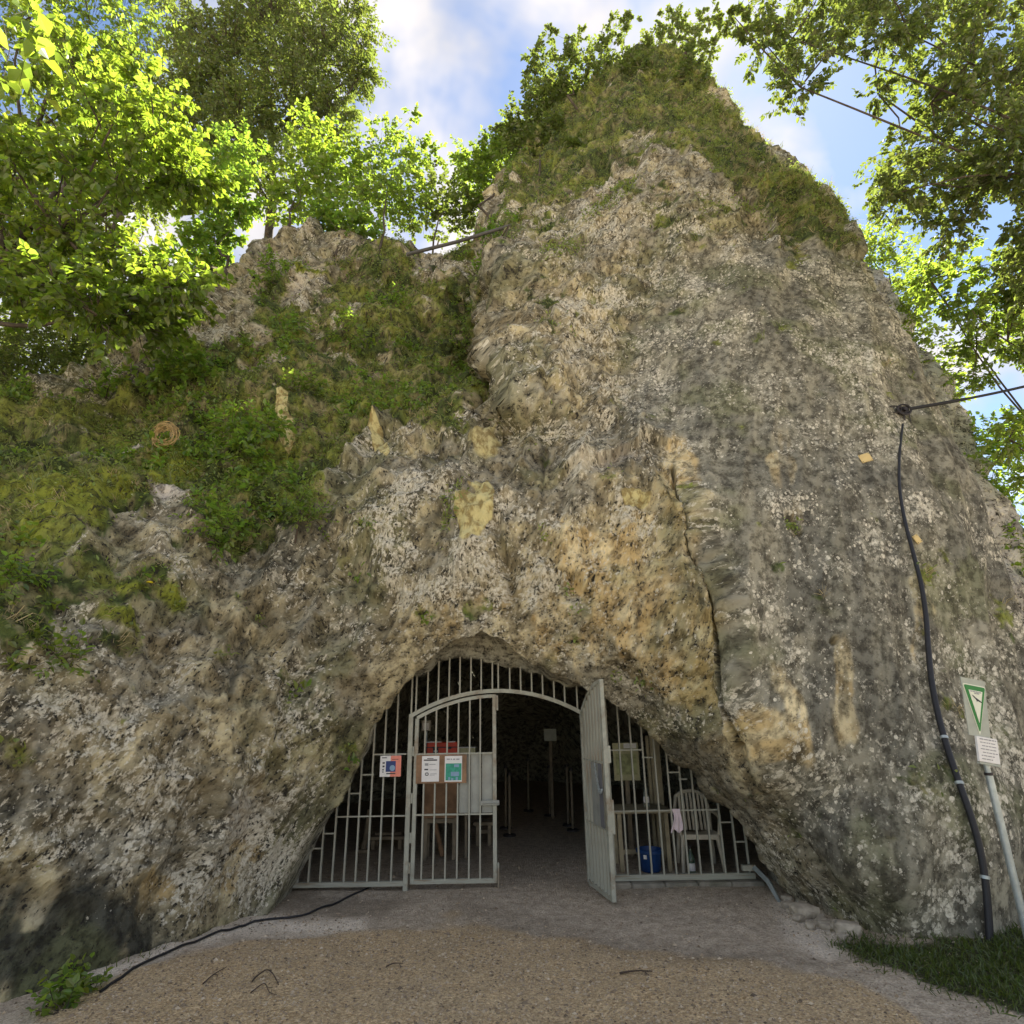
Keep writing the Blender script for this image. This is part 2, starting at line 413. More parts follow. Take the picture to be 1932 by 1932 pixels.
VEG = np.maximum.reduce([
    poly_mask(qx, qy, [(-200,720),(130,740),(380,700),(400,640),(420,560),(560,540),(640,500),(760,480),(900,470),(905,580),(890,700),(930,760),(850,830),(700,800),(620,870),(600,1000),(520,1010),(440,1040),(370,1020),(330,960),(200,1010),(120,1120),(60,1180),(-200,1250)], 35),
    ell(qx, qy, 200, 1140, 110, 42, -.2) * .8, ell(qx, qy, 205, 1220, 60, 50) * .8, ell(qx, qy, 30, 1180, 70, 90) * .9, ell(qx, qy, 560, 960, 50, 45) * .8, ell(qx, qy, 470, 900, 120, 110) * .9,
    poly_mask(qx, qy, [(930,400),(1000,250),(1100,150),(1200,60),(1300,60),(1345,150),(1460,300),(1570,420),(1600,480),(1500,480),(1420,400),(1330,330),(1220,330),(1180,300),(1080,380),(1000,430),(960,470)], 25),
    ell(qx, qy, 1300, 420, 130, 45, .3) * .35, ell(qx, qy, 1050, 600, 40, 60) * .25, (qy < -20) * 1.0])
behind = sstep(13.5, 14.5, Y)
VEG = np.maximum(VEG, behind * cliff)
OUTC = np.maximum.reduce([ell(qx, qy, 450, 480, 60, 55), ell(qx, qy, 585, 560, 38, 60), ell(qx, qy, 440, 620, 45, 60), ell(qx, qy, 830, 530, 60, 45) * .7, ell(qx, qy, 325, 945, 36, 32), ell(qx, qy, 500, 690, 40, 30) * .8,
                          ell(qx, qy, 640, 640, 50, 40) * .6, ell(qx, qy, 260, 845, 40, 14), ell(qx, qy, 700, 700, 60, 30) * .35, ell(qx, qy, 1245, 330, 90, 40) * .8, ell(qx, qy, 150, 1010, 20, 30) * .6])
OUTC = np.maximum(OUTC, .9 * np.exp(-(seg_dist(qx, qy, [(1352,150),(1430,215),(1500,285),(1560,360),(1610,440)]) / 20.0) ** 2))
VEG = np.clip(VEG - OUTC * .95, 0, 1) * cliff
# displacement
left = 1 - sstep(900, 1150, pxb)
q3 = p3.copy()
shear = .26
q3[:, 0] = p3[:, 0] - p3[:, 2] * shear; q3[:, 1] = p3[:, 1] - p3[:, 2] * .3
flute = q3 * np.array([1.5, 1.5, .38])
d1 = fbm(p3 * .45, 2, off=3).reshape(X.shape) * .22
d2 = ridged(flute, 3, .5, off=7).reshape(X.shape)
d3 = ridged(p3 * 2.1, 4, .55, off=21).reshape(X.shape)
d4 = fbm(p3 * 6.5, 4, .62, off=2).reshape(X.shape)
d5 = ridged(q3 * np.array([5.2, 5.2, 3.6]), 3, .6, off=15).reshape(X.shape)
rough = 1 - .78 * SMOOTH
disp = d1 * (1 - .5 * SMOOTH) + .13 * d2 * (1 - .55 * SMOOTH) + (.06 * d3 + .03 * d4 + .022 * d5) * (1 - .92 * SMOOTH)
disp += .10 * VEG * fbm(p3 * 1.7, 3, .6, off=77).reshape(X.shape)
terr = np.abs(((P[..., 2] * 1.15 + .5 * wx / 26) % 1) - .5) * 2
disp += .14 * (terr - .5) * left * sstep(1000, 850, pyb) * cliff
# cracks and steps read off the photograph
CR1 = [(1265,905),(1296,985),(1318,1060),(1345,1120),(1362,1200),(1372,1290),(1392,1345),(1415,1400)]
c1 = seg_dist(pxb + w2 * .25, pyb, CR1)
disp -= .22 * np.exp(-(c1 / 2.8) ** 2) * cliff
side = sstep(-30, 30, pxb - np.interp(pyb, [p[1] for p in CR1], [p[0] for p in CR1])) * sstep(860, 930, pyb) * sstep(1500, 1400, pyb)
disp += .06 * side * np.exp(-((pxb - 1400) / 160.0) ** 2) * cliff
for CR, dep, wd in (([(1025,690),(1029,800),(1026,960)], .07, 3.5), ([(1415,1400),(1450,1480),(1500,1560),(1560,1640),(1620,1740)], .14, 8), ([(1470,1560),(1510,1640),(1545,1720)], .12, 8),
                    ([(945,1010),(962,1090),(958,1150),(975,1190)], .10, 8), ([(1160,1250),(1195,1290),(1215,1330)], .15, 10), ([(480,1190),(440,1280),(425,1340)], .10, 5), ([(640,1200),(600,1330),(560,1450)], .06, 12), ([(420,1620),(390,1680),(370,1720)], .08, 5),
                    ([(905,905),(860,960),(840,1010)], .10, 12), ([(1080,1090),(1110,1130)], .1, 10), ([(1205,1140),(1270,1210)], .06, 4), ([(1480,985),(1500,1010)], .12, 7)):
    disp -= dep * np.exp(-(seg_dist(pxb + w2 * .4, pyb + w2 * .3, CR) / wd) ** 2) * cliff
LEDGE = [(1060,925),(1110,915),(1150,890),(1190,880),(1230,845),(1260,850)]
ld = pyb - np.interp(pxb, [p[0] for p in LEDGE], [p[1] for p in LEDGE]) + w2 * .6
lm = sstep(1030, 1070, pxb) * sstep(1300, 1250, pxb)
disp += .16 * lm * np.exp(-(np.minimum(ld, 0) / 40.0) ** 2) * np.where(ld < 0, 1, np.exp(-(ld / 4.0) ** 2)) * cliff
disp += .035 * SCAR
for cx, cy, rx, ry, dd in ((1568,1216,6,6,-.12),(1350,1075,5,7,-.06),(1250,1010,8,10,-.06),(790,640,30,40,-.2),(690,580,18,24,-.2),(940,735,26,30,-.25),(640,1060,40,50,-.12)):
    disp += dd * ell(pxb, pyb, cx, cy, rx, ry, 0, .5) * cliff
rr_ = np.zeros(X.shape); rr_[NT + NB:] = (sN[:, None] * (Ro - Rl)[None])
fade = fade * np.where(cliff > 0, .18 + .82 * sstep(0, .75, rr_), 1)
fade = fade * np.where(cliff > 0, .35 + .65 * sstep(0, .5, P[..., 2]), 1)
disp = disp * fade
disp[:NT] *= np.interp(depth, [0, .5, 1.5], [.3, 1.0, 1.3])[:, None]
disp[:4] *= .1
P = P + Nb * disp[..., None]
P[NT + NB - 3:, :, 1] = np.where(P[NT + NB - 3:, :, 1] < 2.6, 2.6, P[NT + NB - 3:, :, 1])
RN = grid_normals(P)
if RN[NROW // 2, NA // 2, 1] > 0: RN = -RN
PX, PY = project(P.reshape(-1, 3)); PX = PX.reshape(X.shape); PY = PY.reshape(X.shape)

LICH = .45 + .30 * fbm(p3 * .8, 3, off=9).reshape(X.shape)
LICH += -.10 * left + .12 * ell(qx, qy, 500, 1500, 110, 150, .4) + .3 * ell(qx, qy, 460, 1540, 40, 70, .4) + .2 * ell(qx, qy, 750, 1050, 160, 120) + .2 * ell(qx, qy, 1010, 560, 70, 160) - .35 * ell(qx, qy, 1280, 1150, 100, 180) - .3 * ell(qx, qy, 120, 1760, 160, 110) - .15 * ell(qx, qy, 1850, 1300, 90, 300) - .3 * ell(qx, qy, 1330, 1480, 140, 120)
LICH += .15 * ell(qx, qy, 1560, 900, 150, 250) + .15 * ell(qx, qy, 1480, 1350, 100, 200) - .1 * SMOOTH
STAIN_SHADE = .30 * sstep(-.1, .7, fbm(q3 * np.array([1.1, 1.1, .28]), 3, off=13).reshape(X.shape)) + .85 * ell(qx, qy, 110, 1790, 230, 110) + .35 * ell(qx, qy, 1480, 1480, 60, 140, -.4) + .35 * ell(qx, qy, 1330, 1450, 110, 60, .6) + .35 * ell(qx, qy, 1265, 1080, 22, 110, -.2) + .4 * ell(qx, qy, 840, 1000, 30, 130, .2) + .4 * ell(qx, qy, 970, 1110, 16, 70) + .3 * ell(qx, qy, 1215, 920, 50, 40) + .25 * ell(qx, qy, 400, 1500, 30, 160, .4) + .3 * ell(qx, qy, 610, 1480, 24, 150, .5) + .5 * ell(qx, qy, 10, 1480, 60, 160)  # real dark stains; the lower-left one is strengthened to paint deeper shade
cave = np.zeros(X.shape); cave[:NT] = 1; cave[NT:NT + NB] = np.linspace(.9, 0, NB)[:, None]
def rs(a): return a.reshape(X.shape)
def lerp(a, b, t): return a + (b - a) * t[..., None]
def C3(*c): return np.array(c)
nA = rs(fbm(p3 * 1.5, 4, .55, off=40)); nM = rs(fbm(p3 * 6.0, 3, .6, off=60)); nP = rs(fbm(p3 * 2.3, 4, .6, off=90))
stk = rs(fbm(q3 * np.array([4.6, 4.6, .6]), 4, .6, off=70)); stk2 = rs(fbm(q3 * np.array([11, 11, 1.5]), 3, .6, off=110))
stx = stk * .7 + stk2 * .45
bc = lerp(C3(.29, .262, .215), C3(.44, .375, .255), sstep(-.35, .45, nA))
bc = lerp(C3(.20, .165, .11), bc, .25 + .75 * sstep(-.35, .25, nM))
sg = lerp(C3(.108, .105, .098), C3(.285, .266, .228), sstep(-.6, .65, 1.3 * stx + .35 * nA))
bc = lerp(bc, sg, SMOOTH * .82)
of = sstep(.28, .62, OCHRE + .35 * stx)
bc = lerp(bc, lerp(C3(.48, .355, .19), C3(.64, .53, .35), sstep(-.4, .5, nM + .4 * stx)), of * .9)
bc = lerp(bc, C3(.062, .06, .05), np.clip(STAIN_SHADE * sstep(-.4, .25, stx) * .95, 0, 1))
bc = lerp(bc, C3(.07, .068, .058), .55 * sstep(.25, .7, stx))
alg = sstep(.05, .6, rs(fbm(p3 * 1.05, 4, .6, off=130)))
bc = lerp(bc, C3(.13, .14, .055), .38 * alg)
bc = lerp(bc, C3(.42, .41, .38), cave * .8)
cover = np.clip(LICH * .62 + nP * .42 - .45 * STAIN_SHADE, -.5, 1.2) * (1 - .6 * of)
cover = cover + (.19 + .36 * nP - .25 * STAIN_SHADE - cover) * SMOOTH
vf = sstep(.40, .62, VEG + .42 * rs(fbm(p3 * 2.9, 5, .65, off=150))) * cliff
mc = lerp(C3(.075, .10, .03), C3(.20, .225, .05), sstep(-.3, .4, rs(fbm(p3 * 2.2, 3, off=170))))
mc = lerp(mc, C3(.33, .28, .16), .5 * sstep(.1, .5, rs(fbm(p3 * 4.6, 4, .65, off=190))))
bc = bc * C3(1.10, 1.14, 1.04)
PALE = np.maximum.reduce([ell(qx, qy, 326, 938, 26, 26, .3, .25), ell(pxb + w2 * .4, pyb, 256, 847, 40, 8, -.1, .3), ell(qx, qy, 462, 1540, 36, 60, .3, .5) * .5, ell(qx, qy, 580, 550, 24, 30, 0, .5) * .7, ell(qx, qy, 505, 690, 30, 20, 0, .5) * .5, ell(qx, qy, 490, 840, 10, 30, 0, .3) * .6, ell(qx, qy, 1130, 905, 60, 14, -.3, .5) * .5, ell(qx, qy, 440, 1000, 16, 14) * .6])
bc = lerp(bc, C3(.68, .62, .53), PALE * .8)
MOSS = np.maximum.reduce([ell(qx, qy, 330, 890, 60, 26, -.2), ell(qx, qy, 310, 915, 40, 16), ell(qx, qy, 120, 1000, 70, 30, -.3), ell(qx, qy, 180, 960, 90, 26, -.3), ell(qx, qy, 60, 960, 60, 30), ell(qx, qy, 235, 1135, 36, 20), ell(qx, qy, 320, 1135, 30, 14), ell(qx, qy, 210, 1200, 40, 22), ell(qx, qy, 400, 690, 40, 14), ell(qx, qy, 500, 430, 50, 10), ell(qx, qy, 590, 530, 26, 8), ell(qx, qy, 90, 1040, 50, 16, -.3)])
mc = lerp(mc, C3(.24, .27, .035), MOSS * .85); vf = np.maximum(vf, sstep(.25, .6, MOSS * (1 + .5 * nP)) * cliff)
bc = lerp(bc, mc, vf)
c1a = np.concatenate([bc, cover[..., None] + .5], -1).reshape(-1, 4)
c2a = np.stack([SMOOTH * cliff, vf, SCAR * cliff, cave], -1).reshape(-1, 4)

def rock_material():
    mt, nt, b = mat_new('limestone'); g = NG(nt)
    pos = g.attr('rock_grain').outputs['Vector']
    A = g.attr('rock_colour'); B = g.attr('rock_mask')
    sb = g.n('ShaderNodeSeparateColor'); g.l(B.outputs['Color'], sb.inputs[0])
    cover = g.math('SUBTRACT', A.outputs['Alpha'], .5)
    smo, veg, scar, cave = sb.outputs[0], sb.outputs[1], sb.outputs[2], B.outputs['Alpha']
    nB = g.noise(pos, 10, 3, .7)
    nC = g.noise(pos, 36, 3, .7)
    nF = g.noise(pos, 24, 4, .72)
    c = A.outputs['Color']
    c = g.mix(.8, c, g.mix(g.ramp(nB, .36, .62), (.36, .33, .29), (1.22, 1.19, 1.14)), 'MULTIPLY')
    v1 = g.n('ShaderNodeTexVoronoi'); v1.inputs['Scale'].default_value = 19; g.l(pos, v1.inputs['Vector'])
    sepc = g.n('ShaderNodeSeparateColor'); g.l(v1.outputs['Color'], sepc.inputs[0])
    rad = g.math('MULTIPLY', g.math('SUBTRACT', g.math('ADD', cover, g.math('MULTIPLY', smo, .16)), g.math('MULTIPLY', sepc.outputs[0], g.ramp(smo, 0, 1, .72, 1.0))), 1.1)
    spots = g.ramp(g.math('SUBTRACT', rad, g.math('ADD', v1.outputs['Distance'], g.math('MULTIPLY', g.math('SUBTRACT', nF, .5), 1.2))), -.015, .03)
    flakes = g.ramp(g.math('ADD', nF, g.math('MULTIPLY', g.math('SUBTRACT', cover, .30), .24)), .53, .585)
    lf = g.mix(smo, g.math('MAXIMUM', flakes, g.math('MULTIPLY', spots, .6)), g.math('MAXIMUM', spots, g.math('MULTIPLY', flakes, .6)))
    lf = g.math('MULTIPLY', lf, g.ramp(g.math('MAXIMUM', g.math('MAXIMUM', veg, cave), scar), .2, .7, .9, 0))
    lcol = g.mix(g.ramp(nC, .38, .62), (.42, .385, .285), (.72, .67, .53))
    c = g.mix(lf, c, lcol)
    pit = g.ramp(g.math('ADD', nC, g.math('MULTIPLY', nB, .45)), .655, .57)
    c = g.mix(g.math('MULTIPLY', pit, g.ramp(smo, 0, 1, 1.0, .5)), c, (.03, .028, .022))
    sc_ = g.mix(g.ramp(nB, .40, .6), (.30, .23, .09), (.62, .55, .26))
    c = g.mix(g.ramp(scar, .3, .6), c, sc_)
    g.l(c, b.inputs['Base Color'])
    b.inputs['Roughness'].default_value = .92; b.inputs['Specular IOR Level'].default_value = .2
    hh = g.math('ADD', nB, g.math('MULTIPLY', nC, .55))
    bs = g.bump(hh, .9, .04)
    g.l(g.ramp(smo, 0, 1, .9, .22), bs.node.inputs['Strength'])
    g.l(bs, b.inputs['Normal'])
    return mt
M_ROCK = rock_material()
ii = np.arange(NROW * NA).reshape(NROW, NA)
FQ = np.stack([ii[:-1, :-1], ii[:-1, 1:], ii[1:, 1:], ii[1:, :-1]], -1).reshape(-1, 4)
# wind the faces towards the open air
a, bq, cq = P.reshape(-1, 3)[FQ[:, 0]], P.reshape(-1, 3)[FQ[:, 1]], P.reshape(-1, 3)[FQ[:, 3]]
fn = np.cross(bq - a, cq - a)
if fn[(NROW // 2) * (NA - 1) + NA // 2, 1] > 0: FQ = FQ[:, ::-1]
rock = mesh_np('rock_cliff', P.reshape(-1, 3), FQ, M_ROCK, True, None, {'rock_colour': c1a, 'rock_mask': c2a, 'rock_grain': (q3 * np.array([1.0, 1.0, .85]))})
tag(rock, 'tall weathered limestone cliff with a cave mouth at its foot', 'cliff', kind='structure')

def rock_point(px, py, rmin=NT + NB):
    """nearest visible cliff vertex under a picture point: position, normal"""
    d = (PX[rmin:] - px) ** 2 + (PY[rmin:] - py) ** 2
    c = np.argwhere(d < max(d.min() * 2, 60))
    best = min(c, key=lambda q: P[rmin + q[0], q[1], 1])
    return P[rmin + best[0], best[1]], RN[rmin + best[0], best[1]]

# ------------------------------------------------------------------ ground
gx = np.concatenate([[-400, -150, -60, -30, -16, -10], np.arange(-7, 7.01, .05), [10, 16, 30, 60, 150, 400]])
gy = np.concatenate([[-400, -150, -60, -30, -14, -6, -2], np.arange(0, 3, .2), np.arange(3, 9, .045), np.arange(9, 19, .15), [24, 40, 80, 200, 500]])
GX, GYY = np.meshgrid(gx, gy)
gp = np.stack([GX, GYY, GX * 0], -1).reshape(-1, 3)
gpx, gpy = project(gp)
def ground_h(x, y):
    p = np.c_[np.ravel(x), np.ravel(y), np.ravel(x) * 0]
    h = .035 * fbm(p * .7, 3, off=4) + .012 * fbm(p * 5, 3, off=8)
    h = h + .10 * np.exp(-((p[:, 0] + 1.2) ** 2 / 4.5 + (p[:, 1] - 4.6) ** 2 / 1.6)) + .06 * sstep(2.2, 4, p[:, 0]) * sstep(6.6, 5, p[:, 1])
    h = h * sstep(7.6, 6.4, p[:, 1]) + .008 * fbm(p * 3, 2, off=1)
    far = np.maximum(np.hypot(p[:, 0], p[:, 1] - 6) - 12, 0)
    return h * np.exp(-far / 5)
gp[:, 2] = ground_h(gp[:, 0], gp[:, 1])
wn = fbm(gp * 1.7, 4, off=3)
ax, ay = gpx + wn * 22, gpy + wn * 14
G_TAN = poly_mask(ax, ay, [(-400,2340),(80,1965),(205,1886),(345,1826),(490,1772),(700,1752),(880,1735),(1000,1765),(1180,1790),(1400,1825),(1600,1850),(1700,1900),(1800,1990),(2200,2400)], 14)
G_PALE = np.maximum(np.exp(-(seg_dist(ax, ay, [(190,1868),(280,1820),(410,1764),(510,1738),(670,1742)]) / 17.0) ** 2), .7 * ell(ax, ay, 1520, 1740, 70, 40, .5))
G_GRASS = poly_mask(ax, ay, [(1560,1760),(1700,1775),(1960,1740),(2400,1700),(2400,2100),(1932,1925),(1800,1880),(1690,1830),(1600,1795)], 30)
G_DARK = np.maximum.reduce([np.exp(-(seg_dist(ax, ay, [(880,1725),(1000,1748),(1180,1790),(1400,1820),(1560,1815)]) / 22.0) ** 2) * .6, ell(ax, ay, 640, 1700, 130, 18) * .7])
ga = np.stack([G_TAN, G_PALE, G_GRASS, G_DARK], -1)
gi = np.arange(len(gp)).reshape(len(gy), len(gx))
GQ = np.stack([gi[:-1, :-1], gi[:-1, 1:], gi[1:, 1:], gi[1:, :-1]], -1).reshape(-1, 4)
def ground_material():
    mt, nt, b = mat_new('gravel_ground'); g = NG(nt)
    pos = g.n('ShaderNodeTexCoord').outputs['Object']
    A = g.attr('mask_a'); sa = g.n('ShaderNodeSeparateColor'); g.l(A.outputs['Color'], sa.inputs[0])
    v = g.n('ShaderNodeTexVoronoi'); v.inputs['Scale'].default_value = 70; g.l(pos, v.inputs['Vector'])
    sc2 = g.n('ShaderNodeSeparateColor'); g.l(v.outputs['Color'], sc2.inputs[0])
    n1 = g.noise(pos, 2.2, 5, .6); n2 = g.noise(pos, 55, 5, .7); n3 = g.noise(pos, 160, 3, .6); n4 = g.noise(pos, 11, 5, .65)
    grey = g.mix(g.ramp(n4, .3, .7), (.38, .315, .235), (.60, .51, .39))
    tan = g.mix(sc2.outputs[0], (.38, .265, .14), (.72, .55, .33))
    tan = g.mix(g.ramp(n1, .35, .68), tan, g.mix(sc2.outputs[1], (.36, .265, .155), (.64, .50, .31)))
    c = g.mix(g.ramp(sa.outputs[0], .2, .8), grey, tan)
    c = g.mix(g.math('MULTIPLY', sa.outputs[1], .95), c, (.82, .73, .60))
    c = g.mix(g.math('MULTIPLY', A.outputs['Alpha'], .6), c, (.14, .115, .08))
    c = g.mix(g.ramp(g.math('ADD', sa.outputs[2], g.math('MULTIPLY', g.math('SUBTRACT', n4, .5), .9)), .35, .7), c, (.055, .06, .025))
    c = g.mix(.75, c, g.mix(g.ramp(n2, .34, .66), (.55, .53, .50), (1.22, 1.22, 1.22)), 'MULTIPLY')
    c = g.mix(g.math('MULTIPLY', g.ramp(n4, .6, .72), .25), c, (.16, .12, .08))
    g.l(c, b.inputs['Base Color']); b.inputs['Roughness'].default_value = .95; b.inputs['Specular IOR Level'].default_value = .2
    h = g.math('ADD', g.math('MULTIPLY', v.outputs['Distance'], .8), n2)
    g.l(g.bump(h, .8, .018), b.inputs['Normal'])
    return mt
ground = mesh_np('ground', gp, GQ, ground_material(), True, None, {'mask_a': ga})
tag(ground, 'tan gravel forecourt in front of the cave gate', 'ground', kind='structure')
# ------------------------------------------------------------------ materials for made things
M_STEEL = simple('painted_steel', (.38, .385, .31), .55, .0, .14, 9, .15, .4, dirt=(.20, .13, .07), dirt_amt=.7)
M_STEEL2 = simple('galvanised_sheet', (.33, .34, .30), .5, .15, .14, 6, .1, .4, dirt=(.27, .25, .2), dirt_amt=.4)
M_GALV = simple('galvanised_pole', (.42, .47, .46), .42, .5, .15, 14, .05, .5)
M_DARKPANEL = simple('grey_panel', (.16, .16, .165), .6, 0, .12, 5)
M_WHITE = simple('white_paper', (.80, .78, .74), .6, 0, .04, 20)
M_PINK = simple('print_coral', (.80, .27, .19), .6, 0, .08, 10)
M_BLUE = simple('print_navy', (.035, .06, .19), .6, 0, .1, 10)
M_SKYB = simple('print_pale_blue', (.25, .38, .52), .6, 0, .1, 10)
M_GREENP = simple('print_green', (.05, .33, .22), .6, 0, .2, 40)
M_INK = simple('print_ink', (.05, .05, .055), .7, 0, .1, 10)
M_GREYINK = simple('print_grey', (.33, .33, .33), .7, 0, .1, 10)
M_BROWN = simple('brown_board', (.26, .155, .085), .7, 0, .3, 7, .2, .3, dirt=(.12, .07, .04))
M_WOOD = simple('grey_wood', (.24, .20, .14), .8, 0, .3, 9, .3, .2)
M_PLANK = simple('pale_plank', (.36, .31, .20), .8, 0, .2, 6, .2, .2)
M_RED = simple('red_plastic', (.62, .06, .025), .42, 0, .08, 6)
M_BEIGE = simple('beige_plastic', (.44, .40, .31), .5, 0, .08, 6, 0, .4)
M_CHAIR = simple('old_white_plastic', (.66, .60, .46), .5, 0, .12, 5, 0, .4, dirt=(.3, .26, .17))
M_MAPB = simple('yellowed_panel', (.44, .42, .24), .6, 0, .12, 6, 0, .3, dirt=(.34, .36, .2))
M_TUB = simple('blue_plastic', (.02, .07, .22), .4, 0, .15, 6)
M_BLACK = simple('black_rubber', (.018, .018, .02), .5, 0, .2, 20)
M_IRON = simple('dark_iron', (.05, .045, .045), .55, .6, .3, 20)
M_CONC = simple('concrete', (.27, .25, .2), .9, 0, .25, 9, .4, .2, dirt=(.1, .1, .06))
M_PLAQ = simple('yellow_plaque', (.62, .47, .2), .6, 0, .08, 12)
M_SIGNBACK = simple('sign_backing', (.38, .40, .33), .55, 0, .1, 12, 0, .4)
M_SIGNGREEN = simple('sign_green', (.02, .20, .035), .5, 0, .06, 12)
M_SIGNWHITE = simple('sign_white', (.74, .76, .60), .5, 0, .05, 12)
M_CLOTH = simple('pale_cloth', (.66, .56, .58), .9, 0, .1, 12)
M_TWIG = simple('twig_bark', (.07, .05, .035), .9, 0, .3, 30)
M_BARK = simple('bark', (.085, .068, .05), .9, 0, .4, 6, .6, .2)
def glass_mat(name, col):
    mt, nt, b = mat_new(name)
    b.inputs['Base Color'].default_value = (*col, 1); b.inputs['Transmission Weight'].default_value = .85
    b.inputs['Roughness'].default_value = .08; b.inputs['IOR'].default_value = 1.45
    g = NG(nt); tc = g.n('ShaderNodeTexCoord').outputs['Object']
    g.l(g.ramp(g.noise(tc, 20, 3), .3, .8, .05, .3), b.inputs['Roughness'])
    return mt
M_GLASS = glass_mat('green_glass', (.25, .42, .3)); M_PET = glass_mat('clear_plastic', (.7, .8, .75))

def part(mb, name, mat, parent, smooth=False):
    l = parent.location; b = parent
    while b.parent: b = b.parent; l = l + b.location
    if parent.rotation_euler.z == 0:
        mb.v = [(p[0] - l.x, p[1] - l.y, p[2] - l.z) for p in mb.v]
    return mb.build(name, mat, parent, smooth)
_ub = {}
def unit_bar(mat):
    if mat.name not in _ub:
        mb = MB(); mb.box((0, 0, 0), (1, 1, 1)); o = mb.build('bar', mat); _ub[mat.name] = o.data
        bpy.data.objects.remove(o)
    return _ub[mat.name]
def bar(parent, c, d, mat, name='bar', local=False, rot=None):
    """a straight member: shares one mesh, scaled"""
    o = bpy.data.objects.new(name, unit_bar(mat)); COL.objects.link(o); o.parent = parent
    l = Vector((0, 0, 0)) if local else parent.location
    o.location = Vector(c) - l; o.scale = d
    if rot: o.rotation_euler = rot
    return o

# ------------------------------------------------------------------ the steel gate
Xg = X0 + Rg * ct; Zg = Z0 + Rg * st
def rock_top(x): return float(np.interp(x, Xg, Zg))
def gxz(px, py, Y=GY):
    p = at(px, py, Y); return float(p[0]), float(p[2])
def arc3(p0, p1, p2, n=24):
    (ax_, ay_), (bx, by), (cx, cy) = p0, p1, p2
    d = 2 * (ax_ * (by - cy) + bx * (cy - ay_) + cx * (ay_ - by))
    ux = ((ax_**2 + ay_**2) * (by - cy) + (bx**2 + by**2) * (cy - ay_) + (cx**2 + cy**2) * (ay_ - by)) / d
    uy = ((ax_**2 + ay_**2) * (cx - bx) + (bx**2 + by**2) * (ax_ - cx) + (cx**2 + cy**2) * (bx - ax_)) / d
    r = math.hypot(ax_ - ux, ay_ - uy); a0 = math.atan2(ay_ - uy, ax_ - ux); a1 = math.atan2(cy - uy, cx - ux)
    return [(ux + r * math.cos(a0 + (a1 - a0) * i / n), uy + r * math.sin(a0 + (a1 - a0) * i / n)) for i in range(n + 1)], (ux, uy, r)
def sweep(pts, w, d, Y, y_is_local=False):
    """rectangular section swept along a line in the XZ plane"""
    mb = MB(); v = []; f = []
    for i, (x, z) in enumerate(pts):
        x0, z0 = pts[max(i - 1, 0)]; x1, z1 = pts[min(i + 1, len(pts) - 1)]
        tx, tz = x1 - x0, z1 - z0; l = math.hypot(tx, tz); nx, nz_ = -tz / l, tx / l
        for a, b in ((-1, -1), (1, -1), (1, 1), (-1, 1)):
            v.append((x + nx * a * w / 2, Y + b * d / 2, z + nz_ * a * w / 2))
    for i in range(len(pts) - 1):
        for k in range(4): f.append((i * 4 + k, i * 4 + (k + 1) % 4, i * 4 + 4 + (k + 1) % 4, i * 4 + 4 + k))
    f += [(0, 1, 2, 3), tuple(4 * (len(pts) - 1) + k for k in (3, 2, 1, 0))]
    return mb.add(v, f)

BW, BD = .016, .030
AL, AM, AR = (-1.165, 1.70), (-.21, 1.955), (.745, 1.70)
arc, (ux, uy, ur) = arc3(AL, AM, AR)
def arch_z(x, off=0.0): return uy + math.sqrt(max((ur + off) ** 2 - (x - ux) ** 2, 0))
gr = thing('steel_grille', 'pale steel bar grille fixed across the cave mouth around an arched doorway', 'grille', (-.2, GY, 0))
# posts, arch, rails
part(MB().box((-1.165, GY, .85), (.05, .05, 1.74), bev=.004), 'post', M_STEEL, gr)
part(MB().box((.765, GY, .85), (.05, .05, 1.74), bev=.004), 'post', M_STEEL, gr)
part(sweep(arc, .042, .045, GY), 'arch', M_STEEL, gr)
xl, zl = gxz(553, 1666); xr_, zr = gxz(1424, 1652)
bar(gr, ((xl - 1.19) / 2, GY, .055), (abs(xl + 1.19), .045, .045), M_STEEL, 'rail')
bar(gr, ((xr_ + .79) / 2, GY, .075), (xr_ - .79, .05, .055), M_STEEL, 'rail')
for (a, b, py, n_) in ((704, 767, 1423, 0), (634, 767, 1540, 0), (1150, 1212, 1415, 0), (1150, 1356, 1529, 0), (683, 706, 1461.6, 0), (660, 682, 1497, 0), (611, 632, 1572.5, 0), (587, 609, 1600.7, 0), (573, 586, 1618, 0),
                       (1211, 1232, 1429, 0), (1258, 1282, 1457, 0), (1280, 1296, 1470, 0), (1359, 1383, 1551, 0), (1384, 1406, 1588, 0)):
    x0_, z0_ = gxz(a, py); x1_, z1_ = gxz(b, py); zz = (z0_ + z1_) / 2
    bar(gr, ((x0_ + x1_) / 2, GY, zz), (abs(x1_ - x0_), .022, .014), M_STEEL, 'rail')
for px in (561.4, 582, 604, 626.7, 648.7, 670.5, 692.6, 714.6, 737.6):
    x, _ = gxz(px, 1660); zt = rock_top(x) + .05
    bar(gr, (x, GY, (zt + .08) / 2), (BW, BD, zt - .08), M_STEEL)
for px in (787, 808, 828, 848, 868, 888.7, 908, 929, 940, 961.6, 982, 1002.6, 1023, 1044, 1063.7, 1086.5):
    x, _ = gxz(px, 1275); zt = rock_top(x) + .06; zb = arch_z(x, .02)
    bar(gr, (x, GY, (zt + zb) / 2), (BW, BD, zt - zb), M_STEEL)
zt = rock_top(-1.165) + .05
bar(gr, (-1.165, GY, (zt + 1.72) / 2), (BW, BD, zt - 1.72), M_STEEL)
